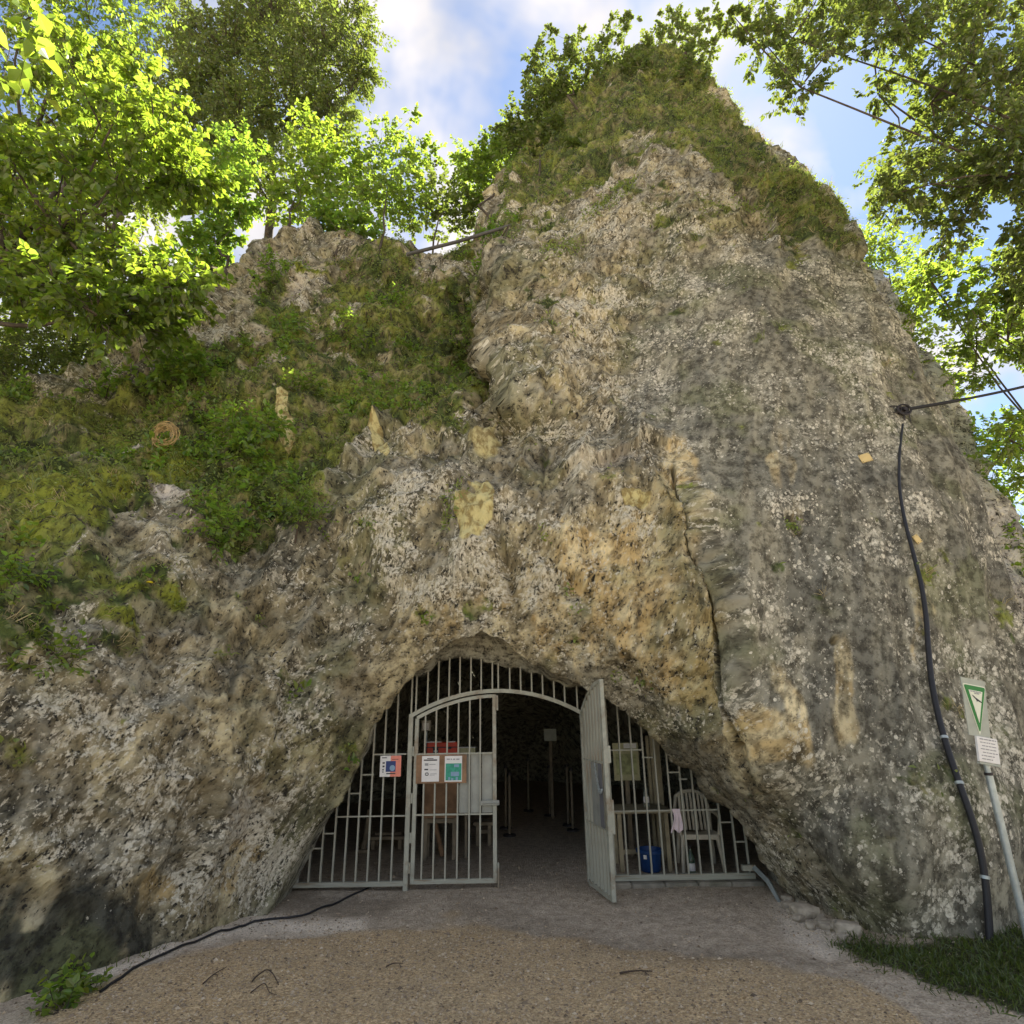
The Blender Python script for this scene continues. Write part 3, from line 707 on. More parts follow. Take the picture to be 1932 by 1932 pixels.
for px in (1161, 1184.4, 1207.5, 1230, 1253, 1276.4, 1299.5, 1322.4, 1345.5, 1368.7, 1392.7, 1414.4):
    x, _ = gxz(px, 1648); zt = rock_top(x) + .05
    bar(gr, (x, GY, (zt + .1) / 2), (BW, BD, zt - .1), M_STEEL)
for z in (.48, .86, 1.33, .2): part(MB().tube([(-1.128, GY - .02, z - .05), (-1.128, GY - .02, z + .05)], .013, 8), 'hinge', M_STEEL, gr, True)
part(MB().box((.80, GY - .03, .66), (.06, .008, .05)).box((.80, GY - .036, .66), (.018, .006, .018)), 'lock_tab', M_WHITE, gr)

# closed leaf
LY = GY - .012
cl = thing('gate_leaf', 'closed pale steel gate leaf with a sheet panel and notice board', 'gate', (-.66, LY, .04), 0, 'arched gate leaves')
xa, xb = -1.095, -.235
def leaf_arc(off=-.055):
    return [(xa + (xb - xa) * i / 14, arch_z(xa + (xb - xa) * i / 14, off)) for i in range(15)]
part(sweep(leaf_arc(), .036, .04, LY), 'top_rail', M_STEEL, cl)
part(MB().box((xa, LY, (.05 + arch_z(xa, -.06)) / 2), (.042, .042, arch_z(xa, -.06) - .05), bev=.004), 'stile', M_STEEL, cl)
part(MB().box((xb, LY, (.05 + arch_z(xb, -.04)) / 2), (.042, .042, arch_z(xb, -.04) - .05), bev=.004), 'stile', M_STEEL, cl)
bar(cl, ((xa + xb) / 2, LY, .072), (xb - xa - .042, .042, .042), M_STEEL, 'bottom_rail')
_, zu = gxz(860, 1421.5); _, zm = gxz(860, 1536)
bar(cl, ((xa + xb) / 2, LY, zu), (xb - xa - .042, .022, .016), M_STEEL, 'rail'); bar(cl, ((xa + xb) / 2, LY, zm), (xb - xa - .042, .022, .016), M_STEEL, 'rail')
for px in (795, 817, 839.6, 862, 884.7, 906):
    x, _ = gxz(px, 1660); zt = arch_z(x, -.06); bar(cl, (x, LY, (zt + .09) / 2), (BW, BD, zt - .09), M_STEEL)
xp, _ = gxz(866, 1480)
for k in range(3):
    x0_ = xp + (xb - .021 - xp) * k / 3; x1_ = xp + (xb - .021 - xp) * (k + 1) / 3
    part(MB().box(((x0_ + x1_) / 2, LY + .024, (zu + zm) / 2), (x1_ - x0_ - .006, .004, zu - zm - .02)), 'sheet_panel', M_STEEL2, cl)
x0_, z0_ = gxz(908, 1514)
part(MB().box(((x0_ + xb) / 2 + .02, LY - .03, z0_), (xb - x0_ + .06, .014, .05), bev=.003).tube([(x0_ + .02, LY - .042, z0_), (xb + .05, LY - .042, z0_)], .008), 'latch', M_STEEL2, cl)
part(MB().box((xb + .034, LY - .01, arch_z(xb, -.04) - .09), (.022, .03, .16)), 'top_stop', M_STEEL, cl)
part(MB().box((xb + .034, LY - .01, .12), (.02, .03, .22)).tube([(xb + .034, LY - .03, .24), (xb + .034, LY - .03, .0)], .007), 'drop_bolt', M_STEEL, cl)

# open leaf, hinged on the right jamb and swung towards the viewer
hx, hy = .735, GY - .03
fx, fy = .885, 6.46
ang = math.atan2(fy - hy, fx - hx); LW = math.hypot(fx - hx, fy - hy)
ol = thing('gate_leaf', 'pale steel gate leaf swung open with a chain hanging from it', 'gate', (hx, hy, .03), ang, 'arched gate leaves')
def ol_top(x): return 1.62 + .36 * math.sin(math.pi / 2 * min(x / LW, 1)) ** .8 * 1.0
tp = [(LW * i / 12, ol_top(LW * i / 12)) for i in range(13)]
sweep(tp, .036, .04, 0).build('top_rail', M_STEEL, ol)
MB().box((.02, 0, .82), (.042, .042, 1.60), bev=.004).build('stile', M_STEEL, ol)
MB().box((LW - .02, 0, 1.0), (.05, .042, 1.98), bev=.004).build('stile', M_STEEL, ol)
bar(ol, (LW / 2, 0, .03), (LW - .09, .042, .042), M_STEEL, 'bottom_rail', True)
bar(ol, (LW / 2, 0, .60), (LW - .09, .024, .018), M_STEEL, 'rail', True); bar(ol, (LW / 2, 0, 1.20), (LW - .09, .024, .018), M_STEEL, 'rail', True)
for k in range(1, 7):
    x = .02 + (LW - .04) * k / 7; bar(ol, (x, 0, (ol_top(x) + .04) / 2), (BW * 1.1, BD * 1.3, ol_top(x) - .06), M_STEEL, 'bar', True)
for k in range(3):
    MB().box((LW - .075 - .11 * k - .05, -.027, .90), (.102, .004, .575)).build('sheet_panel', M_DARKPANEL if k < 1 else M_STEEL2, ol)
MB().box((LW - .012, .03, .72), (.016, .05, .3), bev=.003).build('lock_plate', M_STEEL, ol)
MB().box((LW - .012, .03, 1.28), (.016, .05, .16), bev=.003).build('lock_plate', M_STEEL, ol)
MB().box((LW - .06, .028, .95), (.06, .008, .05)).box((LW - .06, .034, .95), (.018, .006, .018)).build('lock_tab', M_WHITE, ol)
for sgn in (1,):
    cm = MB(); n_ = 16
    for k in range(n_):
        t = k / (n_ - 1); c = Vector((LW - .22 + .17 * t, -.045, 1.17 - .22 * t - .10 * math.sin(math.pi * t)))
        a = [(c.x + .012 * math.cos(q) , c.y + (.007 * math.sin(q) if k % 2 else 0), c.z + .02 * math.sin(q) * (1 if not k % 2 else .8)) for q in np.linspace(0, 2 * math.pi, 9)]
        cm.tube(a, .0035, 5, False)
    cm.build('chain', M_GALV, ol, True)

# ------------------------------------------------------------------ notices
def flat(px0, py0, px1, py1, Y, th_=.004):
    a = at(px0, py0, Y); b = at(px1, py1, Y)
    return (a[0] + b[0]) / 2, (a[2] + b[2]) / 2, abs(b[0] - a[0]), abs(a[2] - b[2])
def sheet(parent, name, r, Y, mat, th_=.003):
    x, z, w_, h_ = flat(*r, Y); return part(MB().box((x, Y, z), (w_, th_, h_)), name, mat, parent)
NY = GY - .034
x, z, w_, h_ = flat(718, 1426, 756, 1465, NY)
po = thing('poster', 'small white notice with coral stripe and dark blue square on the grille bars', 'poster', (x, NY, z - h_ / 2))
sheet(po, 'paper', (718, 1426, 756, 1465), NY, M_WHITE)
sheet(po, 'coral_stripe', (737.5, 1426, 756, 1465), NY - .003, M_PINK, .002)
sheet(po, 'blue_square', (728.5, 1436, 746, 1456), NY - .005, M_BLUE, .002)
part(MB().add([(lambda c: (c[0] + .03 * math.cos(q), NY - .0072, c[2] + .03 * math.sin(q)))(at(740.5, 1449, NY)) for q in np.linspace(0, 2 * math.pi, 18, endpoint=False)], [tuple(range(18))]), 'pale_disc', M_SKYB, po)
tb_ = MB()
for (a, b, c, d) in ((721, 1429, 730, 1430.4), (722, 1438, 726, 1441), (722, 1444.5, 725.5, 1447.5), (721.5, 1451, 724, 1453.5), (721.5, 1455.5, 723.5, 1457.5), (729, 1458.5, 746, 1460.4), (740, 1432, 752, 1432.9)):
    x, z, w_, h_ = flat(a, b, c, d, NY); tb_.box((x, NY - .0036, z), (w_, .002, h_))
part(tb_, 'printing', M_INK, po)['kind'] = 'stuff'

x, z, w_, h_ = flat(786, 1425, 880, 1477, NY)
bd = thing('notice_board', 'brown wooden board with two papers tied to the closed gate leaf', 'notice board', (x, NY, z - h_ / 2))
sheet(bd, 'board', (786, 1425, 880, 1477), NY, M_BROWN, .012)
p1_ = sheet(bd, 'paper_notice', (796.5, 1426.5, 828, 1474.5), NY - .008, M_WHITE)
p2_ = sheet(bd, 'paper_notice', (839.5, 1426.5, 871.5, 1474.5), NY - .008, M_WHITE)
tb_ = MB(); tg_ = MB(); tg2_ = MB()
for (a, b, c, d, m_) in ((806, 1430.5, 818, 1431.6, 0), (800, 1433, 825, 1435, 0), (802, 1440, 808.5, 1444.5, 1), (801, 1450.5, 808, 1453, 0), (803, 1457.5, 808, 1459, 0), (802.2, 1459, 803.6, 1462, 0), (807.4, 1459, 808.8, 1462, 0), (803, 1462, 808, 1463.4, 0),
                         (810, 1441.5, 822, 1442.6, 1), (811, 1452, 824, 1452.8, 1), (812, 1459.5, 824, 1460.3, 1), (811, 1462, 820, 1462.6, 1)):
    x, z, w_, h_ = flat(a, b, c, d, NY); (tg_ if m_ else tb_).box((x, NY - .0106, z), (w_, .002, h_))
for k, (a, b) in enumerate(((843, 849), (850.5, 853), (855, 859), (861, 867))):
    x, z, w_, h_ = flat(a, 1431.2, b, 1433.4, NY); tg2_.box((x, NY - .0106, z), (w_, .002, h_))
for o_, pr_ in ((part(tb_, 'printing', M_INK, bd), p1_), (part(tg_, 'printing', M_GREYINK, bd), p1_), (part(tg2_, 'printing', M_GREYINK, bd), p2_)):
    o_.parent = pr_; o_['kind'] = 'stuff'
sheet(bd, 'green_panel', (841, 1440.5, 870.5, 1472), NY - .0105, M_GREENP, .002).parent = p2_
tw_ = MB()
for (a, b, c, d) in ((851, 1456, 866, 1464), (846, 1466, 849, 1471.5), (857, 1442, 866, 1447), (860, 1466, 864, 1472), (851.5, 1468, 855.5, 1472)):
    x, z, w_, h_ = flat(a, b, c, d, NY); tw_.box((x, NY - .0122, z), (w_, .002, h_))
o_ = part(tw_, 'pale_printing', M_SKYB, bd); o_['kind'] = 'stuff'; o_.parent = p2_

# pale cloth hung over the rail
cx_, cz_ = gxz(1274, 1529)
v = []; f = []; nu, nv_ = 10, 16
for j in range(nv_):
    t = j / (nv_ - 1)
    for i in range(nu):
        u = i / (nu - 1) - .5; wd = .085 + .025 * t - .02 * math.sin(t * 5)
        v.append((cx_ + u * wd + .012 * math.sin(t * 4), GY - .022 - .012 * math.sin(u * 14 + 1.3) * t - .006, cz_ + .018 - .215 * t - .018 * math.sin(u * 9) * t))
for j in range(nv_ - 1):
    for i in range(nu - 1): f.append((j * nu + i, j * nu + i + 1, (j + 1) * nu + i + 1, (j + 1) * nu + i))
mb = MB().add(v, f); n0 = len(v)
mb.add([(p[0], p[1] + .012, p[2]) for p in v], [q[::-1] for q in f])
cth = mb.build('hanging_cloth', M_CLOTH, None, True)
tag(cth, 'pale pink cloth draped over the rail of the grille beside the chair', 'cloth')

# ------------------------------------------------------------------ inside the cave
def floor_z(x, y): return float(ground_h(np.array([x]), np.array([y]))[0])
def wpt(px, py, Y): return at(px, py, Y)
# stand with the first aid case
a = wpt(800, 1477, 8.4); b = wpt(861, 1546, 8.4); tz = wpt(830, 1426, 8.4)[2]
st_ = thing('wooden_stand', 'brown wooden stand behind the notice board carrying the red case', 'stand', ((a[0] + b[0]) / 2, 8.5, floor_z(a[0], 8.5)))
part(MB().box(((a[0] + b[0]) / 2, 8.42, (tz + b[2]) / 2), (b[0] - a[0], .02, tz - b[2] - .03)), 'front_board', M_BROWN, st_)
part(MB().box(((a[0] + b[0]) / 2 + .05, 8.55, tz - .015), (b[0] - a[0] + .2, .34, .028)), 'top', M_WOOD, st_)
for sx in (a[0] + .03, b[0] - .03):
    for sy in (8.46, 8.68): part(MB().box((sx, sy, (b[2] + .02) / 2 + .01), (.045, .045, tz - .06 if sy > 8.5 else b[2] + .02)), 'leg', M_WOOD, st_)
part(MB().box(((a[0] + b[0]) / 2, 8.46, b[2] - .02), (b[0] - a[0] - .1, .04, .05)), 'crossbar', M_WOOD, st_)
part(MB().tube([(a[0] + .1, 8.62, b[2] + .02), (a[0] + .22, 8.66, .02)], .03, 8), 'strut', M_BROWN, st_)
ka = wpt(804.5, 1401, 8.4); kb = wpt(863, 1426, 8.4)
ca = thing('first_aid_case', 'red first aid case with white cross standing on the wooden stand', 'case', ((ka[0] + kb[0]) / 2, 8.5, tz))
kw, kh = kb[0] - ka[0], ka[2] - tz
part(MB().box((ca.location.x, 8.5, tz + kh / 2), (kw, .16, kh), bev=.012), 'body', M_RED, ca)
part(MB().box((ca.location.x, 8.5, tz + kh / 2 + .02), (kw + .006, .165, .012)), 'seam', M_INK, ca)
part(MB().box((ca.location.x - kw * .2, 8.416, tz + kh * .34), (.07, .004, .085)), 'badge', M_INK, ca)
part(MB().box((ca.location.x - kw * .2, 8.412, tz + kh * .34), (.05, .004, .018)).box((ca.location.x - kw * .2, 8.4115, tz + kh * .34), (.018, .004, .05)), 'white_cross', M_WHITE, ca)
for s in (-.27, .3): part(MB().box((ca.location.x + kw * s, 8.43, tz + kh + .004), (.09 if s > 0 else .2, .03, .012)), 'clasp', M_WHITE, ca)
part(MB().box((ca.location.x + kw * .24, 8.416, tz + kh * .55), (.05, .006, .02)), 'handle', M_INK, ca)
a = wpt(866, 1412.5, 8.45); b = wpt(897, 1421, 8.45)
bx_ = thing('carton', 'low pale green carton beside the red case', 'box', ((a[0] + b[0]) / 2 , 8.52, tz))
part(MB().box((bx_.location.x, 8.52, tz + .045), (b[0] - a[0], .2, .085), bev=.004), 'body', M_MAPB, bx_)
part(MB().box((bx_.location.x, 8.52, tz + .092), (b[0] - a[0] + .01, .21, .008)), 'lid', M_WHITE, bx_)
part(MB().box((bx_.location.x - .02, 8.62, tz / 2), (.03, .03, tz - .002)).box((bx_.location.x, 8.6, tz - .012), (b[0] - a[0] + .06, .24, .02)), 'shelf_bracket', M_WOOD, st_)
# switch box on a conduit
a = wpt(795, 1359.5, 8.9); b = wpt(812, 1379, 8.9); xc = (a[0] + b[0]) / 2
eb = thing('switch_box', 'small beige electric switch box on a thin upright conduit', 'switch box', (xc, 8.95, 0))
part(MB().box((xc, 8.95, (a[2] + b[2]) / 2), (b[0] - a[0], .07, a[2] - b[2]), bev=.006), 'casing', M_BEIGE, eb)
part(MB().box((xc, 8.912, (a[2] + b[2]) / 2 - .01), (.08, .008, .09)), 'switch_plate', M_WHITE, eb)
part(MB().tube([(xc, 8.96, 0), (xc, 8.96, b[2])], .018, 8), 'conduit', M_GALV, eb, True)
# rough bench behind the left bars
def bench(label, x0_, x1_, y, z, dy=.3, group=None, mat=M_WOOD, name='wooden_bench', cat='bench'):
    fz = floor_z((x0_ + x1_) / 2, y)
    t = thing(name, label, cat, ((x0_ + x1_) / 2, y, fz), 0, group)
    part(MB().box(((x0_ + x1_) / 2, y, z - .02), (x1_ - x0_, dy, .04), bev=.006), 'seat' if cat == 'bench' else 'top', mat, t)
    for sx in (x0_ + .06, x1_ - .06):
        for sy in (y - dy / 2 + .04, y + dy / 2 - .04): part(MB().box((sx, sy, (z - .04 + fz) / 2), (.045, .045, z - .04 - fz)), 'leg', mat, t)
    part(MB().box(((x0_ + x1_) / 2, y, fz + .16), (x1_ - x0_ - .12, .03, .05)), 'stretcher', mat, t)
    return t
a = wpt(697, 1578, 9.2); b = wpt(757, 1578, 9.2)
bench('rough grey bench standing behind the left bars of the grille', a[0], b[0] + .05, 9.3, a[2])
a = wpt(690, 1545, 9.0)
bp = thing('wooden_post', 'short leaning wooden post beside the rough bench', 'post', (a[0], 9.05, 0))
part(MB().tube([(a[0] - .03, 9.05, 0), (a[0], 9.07, a[2] * .5), (a[0] + .02, 9.1, a[2] + .1)], [.035, .032, .03], 8), 'stake', M_WOOD, bp, True); part(MB().box((a[0] - .03, 9.05, .02), (.16, .16, .04)), 'foot', M_WOOD, bp)
a = wpt(893, 1590, 9.3); b = wpt(918, 1590, 9.3)
bench('low wooden stool behind the sheet panel of the closed gate', a[0], b[0] + .1, 9.4, max(a[2], .3), .28, None, M_WOOD, 'wooden_stool', 'bench')
# barrier posts along the passage
for k, (px, y0_, Y) in enumerate(((953, 1447, 10.6), (960, 1460, 10.0), (995, 1433, 12.4), (1034.5, 1447, 11.8), (1068, 1444, 10.8), (1076, 1452, 10.4))):
    p = wpt(px, y0_, Y); fz = floor_z(p[0], Y)
    t = thing('barrier_post', 'thin grey barrier post standing in the dark passage', 'post', (p[0], Y, fz), 0, 'barrier posts in the passage')
    part(MB().tube([(p[0], Y, fz), (p[0] + .01, Y, p[2])], .018, 8), 'pole', M_WOOD, t, True)
    part(MB().lathe([(.0, .03), (.09, .025), (.1, 0)], (p[0], Y, fz), 14), 'foot', M_IRON, t, True)
    part(MB().lathe([(.03, -.02), (.034, 0), (.02, .025), (0, .03)], (p[0] + .01, Y, p[2]), 10), 'knob', M_IRON, t, True)
a = wpt(1026, 1375, 11.5); b = wpt(1050, 1398, 11.5)
t = thing('hanging_board', 'grey board on a stake deep in the passage', 'board', ((a[0] + b[0]) / 2, 11.5, 0))
part(MB().box(((a[0] + b[0]) / 2, 11.5, (a[2] + b[2]) / 2), (b[0] - a[0], .03, a[2] - b[2]), bev=.004), 'panel', M_SIGNBACK, t)
part(MB().box(((a[0] + b[0]) / 2, 11.54, a[2] / 2), (.05, .04, a[2])), 'stake', M_WOOD, t)
# right side: framed panel, plank, table, bottles, tub, chair
a = wpt(1155, 1402, 8.5); b = wpt(1208, 1472, 8.5)
t = thing('display_panel', 'yellowed display panel with white top strip standing on a post behind the right bars', 'panel', ((a[0] + b[0]) / 2, 8.5, 0))
part(MB().box(((a[0] + b[0]) / 2, 8.5, (a[2] + b[2]) / 2), (b[0] - a[0], .02, a[2] - b[2])), 'panel', M_MAPB, t)
part(MB().box(((a[0] + b[0]) / 2 + .06, 8.486, a[2] - .035), ((b[0] - a[0]) * .5, .004, .06)), 'white_strip', M_WHITE, t)
part(MB().box(((a[0] + b[0]) / 2, 8.487, (a[2] + b[2]) / 2 - .03), ((b[0] - a[0]) * .8, .003, (a[2] - b[2]) * .55)), 'faded_print', simple('faded_print', (.33, .35, .17), .7, 0, .35, 12), t)
part(MB().box(((a[0] + b[0]) / 2, 8.54, a[2] / 2), (.05, .05, a[2])), 'post', M_WOOD, t)
a = wpt(1229, 1420, 8.35); b = wpt(1256, 1524, 8.35)
t = thing('pale_plank', 'broad pale plank leaning upright behind the table', 'plank', ((a[0] + b[0]) / 2, 8.4, 0))
part(MB().box(((a[0] + b[0]) / 2, 8.42, a[2] / 2 + .12), (b[0] - a[0], .03, a[2] + .26), bev=.003), 'board', M_PLANK, t)
part(MB().box((a[0] - .03, 8.43, a[2] / 2 + .1), (.035, .04, a[2] + .2)), 'batten', M_PLANK, t)
a = wpt(1150, 1529, 7.75); b = wpt(1266, 1529, 7.75)
tbl = bench('narrow wooden table behind the right bars of the grille', a[0] + .05, b[0], 8.0, a[2] + .0, .5, None, M_PLANK, 'wooden_table', 'table')
TZ = a[2]
def bottle(label, x, y, z, h, r, mat, capmat, group=None, cat='bottle'):
    t = thing('bottle', label, cat, (x, y, z), 0, group)
    part(MB().lathe([(0, 0), (r * .9, 0), (r, .01), (r, h * .55), (r * .85, h * .66), (r * .36, h * .8), (r * .34, h * .95)], (x, y, z), 16), 'body', mat, t, True)
    part(MB().lathe([(r * .4, h * .92), (r * .42, h), (0, h)], (x, y, z), 12), 'cap', capmat, t, True)
    part(MB().lathe([(r * 1.015, h * .2), (r * 1.015, h * .45)], (x, y, z), 16), 'label_band', M_WHITE, t, True)
p = wpt(1222, 1522, 7.9); bottle('clear plastic bottle standing on the narrow table', p[0], 7.95, TZ, .26, .035, M_PET, M_WHITE)
p = wpt(1306, 1648, 7.55); bottle('green glass bottle standing on the floor in front of the chair', p[0], 7.55, floor_z(p[0], 7.55), .30, .04, M_GLASS, M_IRON)
p = wpt(1229, 1637, 7.75); x, y = p[0], 7.8; fz = floor_z(x, y)
t = thing('blue_tub', 'round blue plastic tub on the floor under the table', 'tub', (x, y, fz))
part(MB().lathe([(0, .004), (.10, .004), (.115, .02), (.135, .2), (.145, .225), (.14, .228), (.128, .2), (.11, .03), (0, .02)], (x, y, fz), 24), 'shell', M_TUB, t, True)
part(MB().lathe([(.142, .19), (.152, .195), (.152, .225), (.142, .23)], (x, y, fz), 24), 'rim', M_TUB, t, True)
part(MB().box((x - .075, y - .122, fz + .165), (.035, .006, .04), Matrix.Rotation(-.5, 3, 'Z')), 'sticker', M_WHITE, t)

def plastic_chair(x, y, rz):
    fz = floor_z(x, y)
    t = thing('plastic_chair', 'old whitish plastic garden chair behind the right bars', 'chair', (x, y, fz), rz)
    seat = MB(); v = []; f = []; n_ = 9
    for j in range(n_):
        for i in range(n_):
            u, w_ = i / 8 - .5, j / 8 - .5; v.append((u * (.46 - .05 * (w_ + .5)), w_ * .44, .43 + .02 * (abs(u) * 2) ** 3 - .02 * (1 - abs(u) * 2) - .03 * (w_ + .5) + (-.02 if j == 0 else 0)))
    for j in range(8):
        for i in range(8): f.append((j * 9 + i, j * 9 + i + 1, j * 9 + i + 10, j * 9 + i + 9))
    seat.add(v, f); seat.add([(p[0], p[1], p[2] - .012) for p in v], [q[::-1] for q in f]); seat.build('seat', M_CHAIR, t, True)
    MB().box((0, -.225, .40), (.44, .018, .06), bev=.006).build('seat_apron', M_CHAIR, t)
    for sx in (-1, 1):
        MB().tube([(sx * .21, -.2, .42), (sx * .235, -.235, .2), (sx * .25, -.26, 0)], [.03, .026, .022], 8).build('leg', M_CHAIR, t, True)
        MB().tube([(sx * .2, .2, .42), (sx * .22, .25, .2), (sx * .235, .29, 0)], [.03, .026, .022], 8).build('leg', M_CHAIR, t, True)
        MB().tube([(sx * .235, -.2, .42), (sx * .26, -.2, .6), (sx * .265, -.16, .635), (sx * .26, .1, .645), (sx * .22, .24, .66)], [.02, .02, .026, .026, .02], 8).build('armrest', M_CHAIR, t, True)
        MB().tube([(sx * .21, .2, .41), (sx * .225, .26, .65), (sx * .19, .31, .82)], .022, 8).build('back_post', M_CHAIR, t, True)
    MB().tube([(-.19, .31, .82), (-.1, .325, .87), (0, .33, .885), (.1, .325, .87), (.19, .31, .82)], .024, 8).build('back_rail', M_CHAIR, t, True)
    for k in range(7):
        u = -.15 + .05 * k; MB().box((u, .265, .635), (.03, .012, .46), Matrix.Rotation(-.21, 3, 'X')).build('back_slat', M_CHAIR, t)
    return t
p = wpt(1322, 1625, 7.72); plastic_chair(p[0] + .04, 7.9, -.1).scale = (.9, .9, .88)

# ------------------------------------------------------------------ sill, plank and loose stones at the gate
def rough_block(mb, c, d, seed, n=4):
    r = np.random.default_rng(seed); import bmesh
    bm = bmesh.new(); bmesh.ops.create_icosphere(bm, subdivisions=2, radius=1)
    for v_ in bm.verts:
        k = v_.co; k = Vector([math.copysign(abs(q) ** .6, q) for q in k]); k = k * (1 + .28 * (r.random() - .5))
        v_.co = Vector((k.x * d[0] / 2 + c[0], k.y * d[1] / 2 + c[1], k.z * d[2] / 2 + c[2]))
    bm.verts.index_update(); mb.add([tuple(q.co) for q in bm.verts], [tuple(q.index for q in fc.verts) for fc in bm.faces]); bm.free()
    return mb
sl = thing('concrete_sill', 'low worn concrete sill under the right half of the grille', 'sill', (1.6, GY, 0))
for k in range(5):
    xs = .82 + k * .34
    mbb = MB().box((xs + .17, GY + .0, .012), (.335 , .22 + .02 * (k % 2), .065 - .006 * (k % 3)), bev=.012); part(mbb, 'slab', M_CONC, sl)
a = wpt(1424, 1638, 7.05); b = on_ground(1470, 1702)
t = thing('metal_strip', 'bent grey metal strip running from the grille end down to the rubble', 'strip', (float(b[0]), float(b[1]), 0))
part(sweep([(0, 0), (1, 0)], .1, .1, 0) if False else MB().tube([a, (a + b) / 2 + np.array([.02, -.02, .02]), b + np.array([0, 0, .01])], [.03, .03, .02], 4), 'strip', M_GALV, t)
part(MB().box((a[0] - .05, a[1] + .03, a[2]), (.14, .05, .05)), 'bracket', M_STEEL, t)
M_RUBBLE = simple('pale_rubble', (.40, .35, .27), .95, 0, .3, 8, .5, .2)
M_DSTONE = simple('grey_stone', (.20, .18, .15), .95, 0, .35, 8, .5, .2)
r_ = np.random.default_rng(4)
for k in range(26):
    u = r_.random(); px = 1478 + 120 * u + r_.normal(0, 8); py = 1706 + 52 * u + r_.normal(0, 6)
    p = on_ground(px, py); s_ = r_.uniform(.03, .085) * (1.5 if k < 4 else 1)
    z = floor_z(p[0], p[1])
    o = rough_block(MB(), (0, 0, 0), (s_ * 2.0, s_ * 1.4, s_ * 1.0), 100 + k).build('loose_stone', M_RUBBLE, None, False)
    o.location = (p[0], p[1], z + s_ * .3); o.rotation_euler = (0, 0, r_.uniform(0, 6))
    tag(o, 'pale broken stone in the rubble at the right foot of the grille', 'stone', 'rubble stones by the grille')
# black cable along the foot of the left wall
cp = [(186,1890),(235,1862),(295,1830),(352,1800),(415,1770),(460,1752),(512,1738),(570,1726),(640,1700),(700,1674)]
pts = []
for q in cp:
    p = on_ground(*q); pts.append((p[0], p[1], floor_z(p[0], p[1]) + .012))
def spline(pts, n=6):
    pts = [np.array(p, float) for p in pts]; P_ = [2 * pts[0] - pts[1]] + pts + [2 * pts[-1] - pts[-2]]; o = []
    for i in range(1, len(P_) - 2):
        for k in range(n):
            t = k / n; a0, a1, a2, a3 = P_[i-1:i+3]
            o.append(.5 * ((2 * a1) + (a2 - a0) * t + (2 * a0 - 5 * a1 + 4 * a2 - a3) * t * t + (3 * a1 - a0 - 3 * a2 + a3) * t ** 3))
    o.append(pts[-1]); return o
cb = MB().tube([(p[0], p[1], floor_z(p[0], p[1]) + .012) for p in spline(pts, 5)], .009, 7).build('ground_cable', M_BLACK, None, True)
tag(cb, 'thin black cable lying along the foot of the left rock wall', 'cable')

# ------------------------------------------------------------------ pipe, cable, plaques on the buttress
pp = [(1703,800),(1694,860),(1692,915),(1700,975),(1718,1040),(1735,1100),(1741,1160),(1742,1220),(1747,1290),(1762,1345),(1785,1420),(1803,1470),(1822,1530),(1836,1590),(1846,1650),(1852,1715),(1858,1768)]
pts = []
for q in pp:
    p, n_ = rock_point(*q); pts.append(p + np.array([n_[0] * .02, -.05, 0]))
pts = [np.array(q) for q in pts]
for _ in range(2): pts = [pts[0]] + [(pts[i-1] + 2 * pts[i] + pts[i+1]) / 4 for i in range(1, len(pts) - 1)] + [pts[-1]]
pts[-1][2] = min(pts[-1][2], .02)
pi_ = thing('black_pipe', 'black flexible pipe clamped down the smooth grey buttress', 'pipe', tuple(pts[-1]))
sp = spline(pts, 5); rr = [.014 + .013 * min(1, i / (len(sp) * .45)) for i in range(len(sp))]
part(MB().tube(sp, rr, 10), 'hose', M_BLACK, pi_, True)
for i in (int(len(sp) * .60), int(len(sp) * .69), int(len(sp) * .87)):
    c = sp[i]; d = sp[i + 1] - sp[i]; d = d / np.linalg.norm(d)
    part(MB().tube([c - d * .012, c + d * .012], rr[i] + .006, 12), 'clamp', M_GALV, pi_, True)
p, n_ = rock_point(1703, 772); p = p + np.array([0, -.04, 0])
an = thing('cable_anchor', 'dark iron ring anchor holding the cable on the buttress', 'anchor', tuple(p))
part(MB().tube([p + np.array([.09 * math.cos(q), -.03, .075 * math.sin(q)]) for q in np.linspace(0, 2 * math.pi, 20)], .014, 7, False), 'ring', M_IRON, an, True)
part(MB().tube([p + np.array([-.13 + .10 * math.cos(q), -.02, .01 + .05 * math.sin(q)]) for q in np.linspace(-2.2, 2.2, 14)], .010, 6), 'hook', M_IRON, an, True)
part(MB().tube([p + np.array([0, .12, 0]), p + np.array([0, -.06, 0])], .028, 8).box(tuple(p + np.array([0, .0, 0])), (.16, .03, .12), None, .006), 'bolt_plate', M_IRON, an)
part(MB().tube([p + np.array([-.02, -.03, -.06]), p + np.array([-.03, -.02, -.16]), p + np.array([-.01, 0, -.24])], .009, 6).tube([p + np.array([.05, -.03, -.06]), p + np.array([.06, -.01, -.2])], .006, 6), 'tail_wire', M_IRON, an, True)
e = at(2140, 672, 6.2)
cpts = [p + np.array([.09, -.03, .01]) + (e - p) * t + np.array([0, 0, -.06 * math.sin(math.pi * t)]) for t in np.linspace(0, 1, 22)]
oc = MB().tube(cpts, [.024 if i < 6 else .018 for i in range(22)], 8).build('overhead_cable', M_BLACK, None, True)
tag(oc, 'black cable strung from the iron anchor into the trees on the right', 'cable')
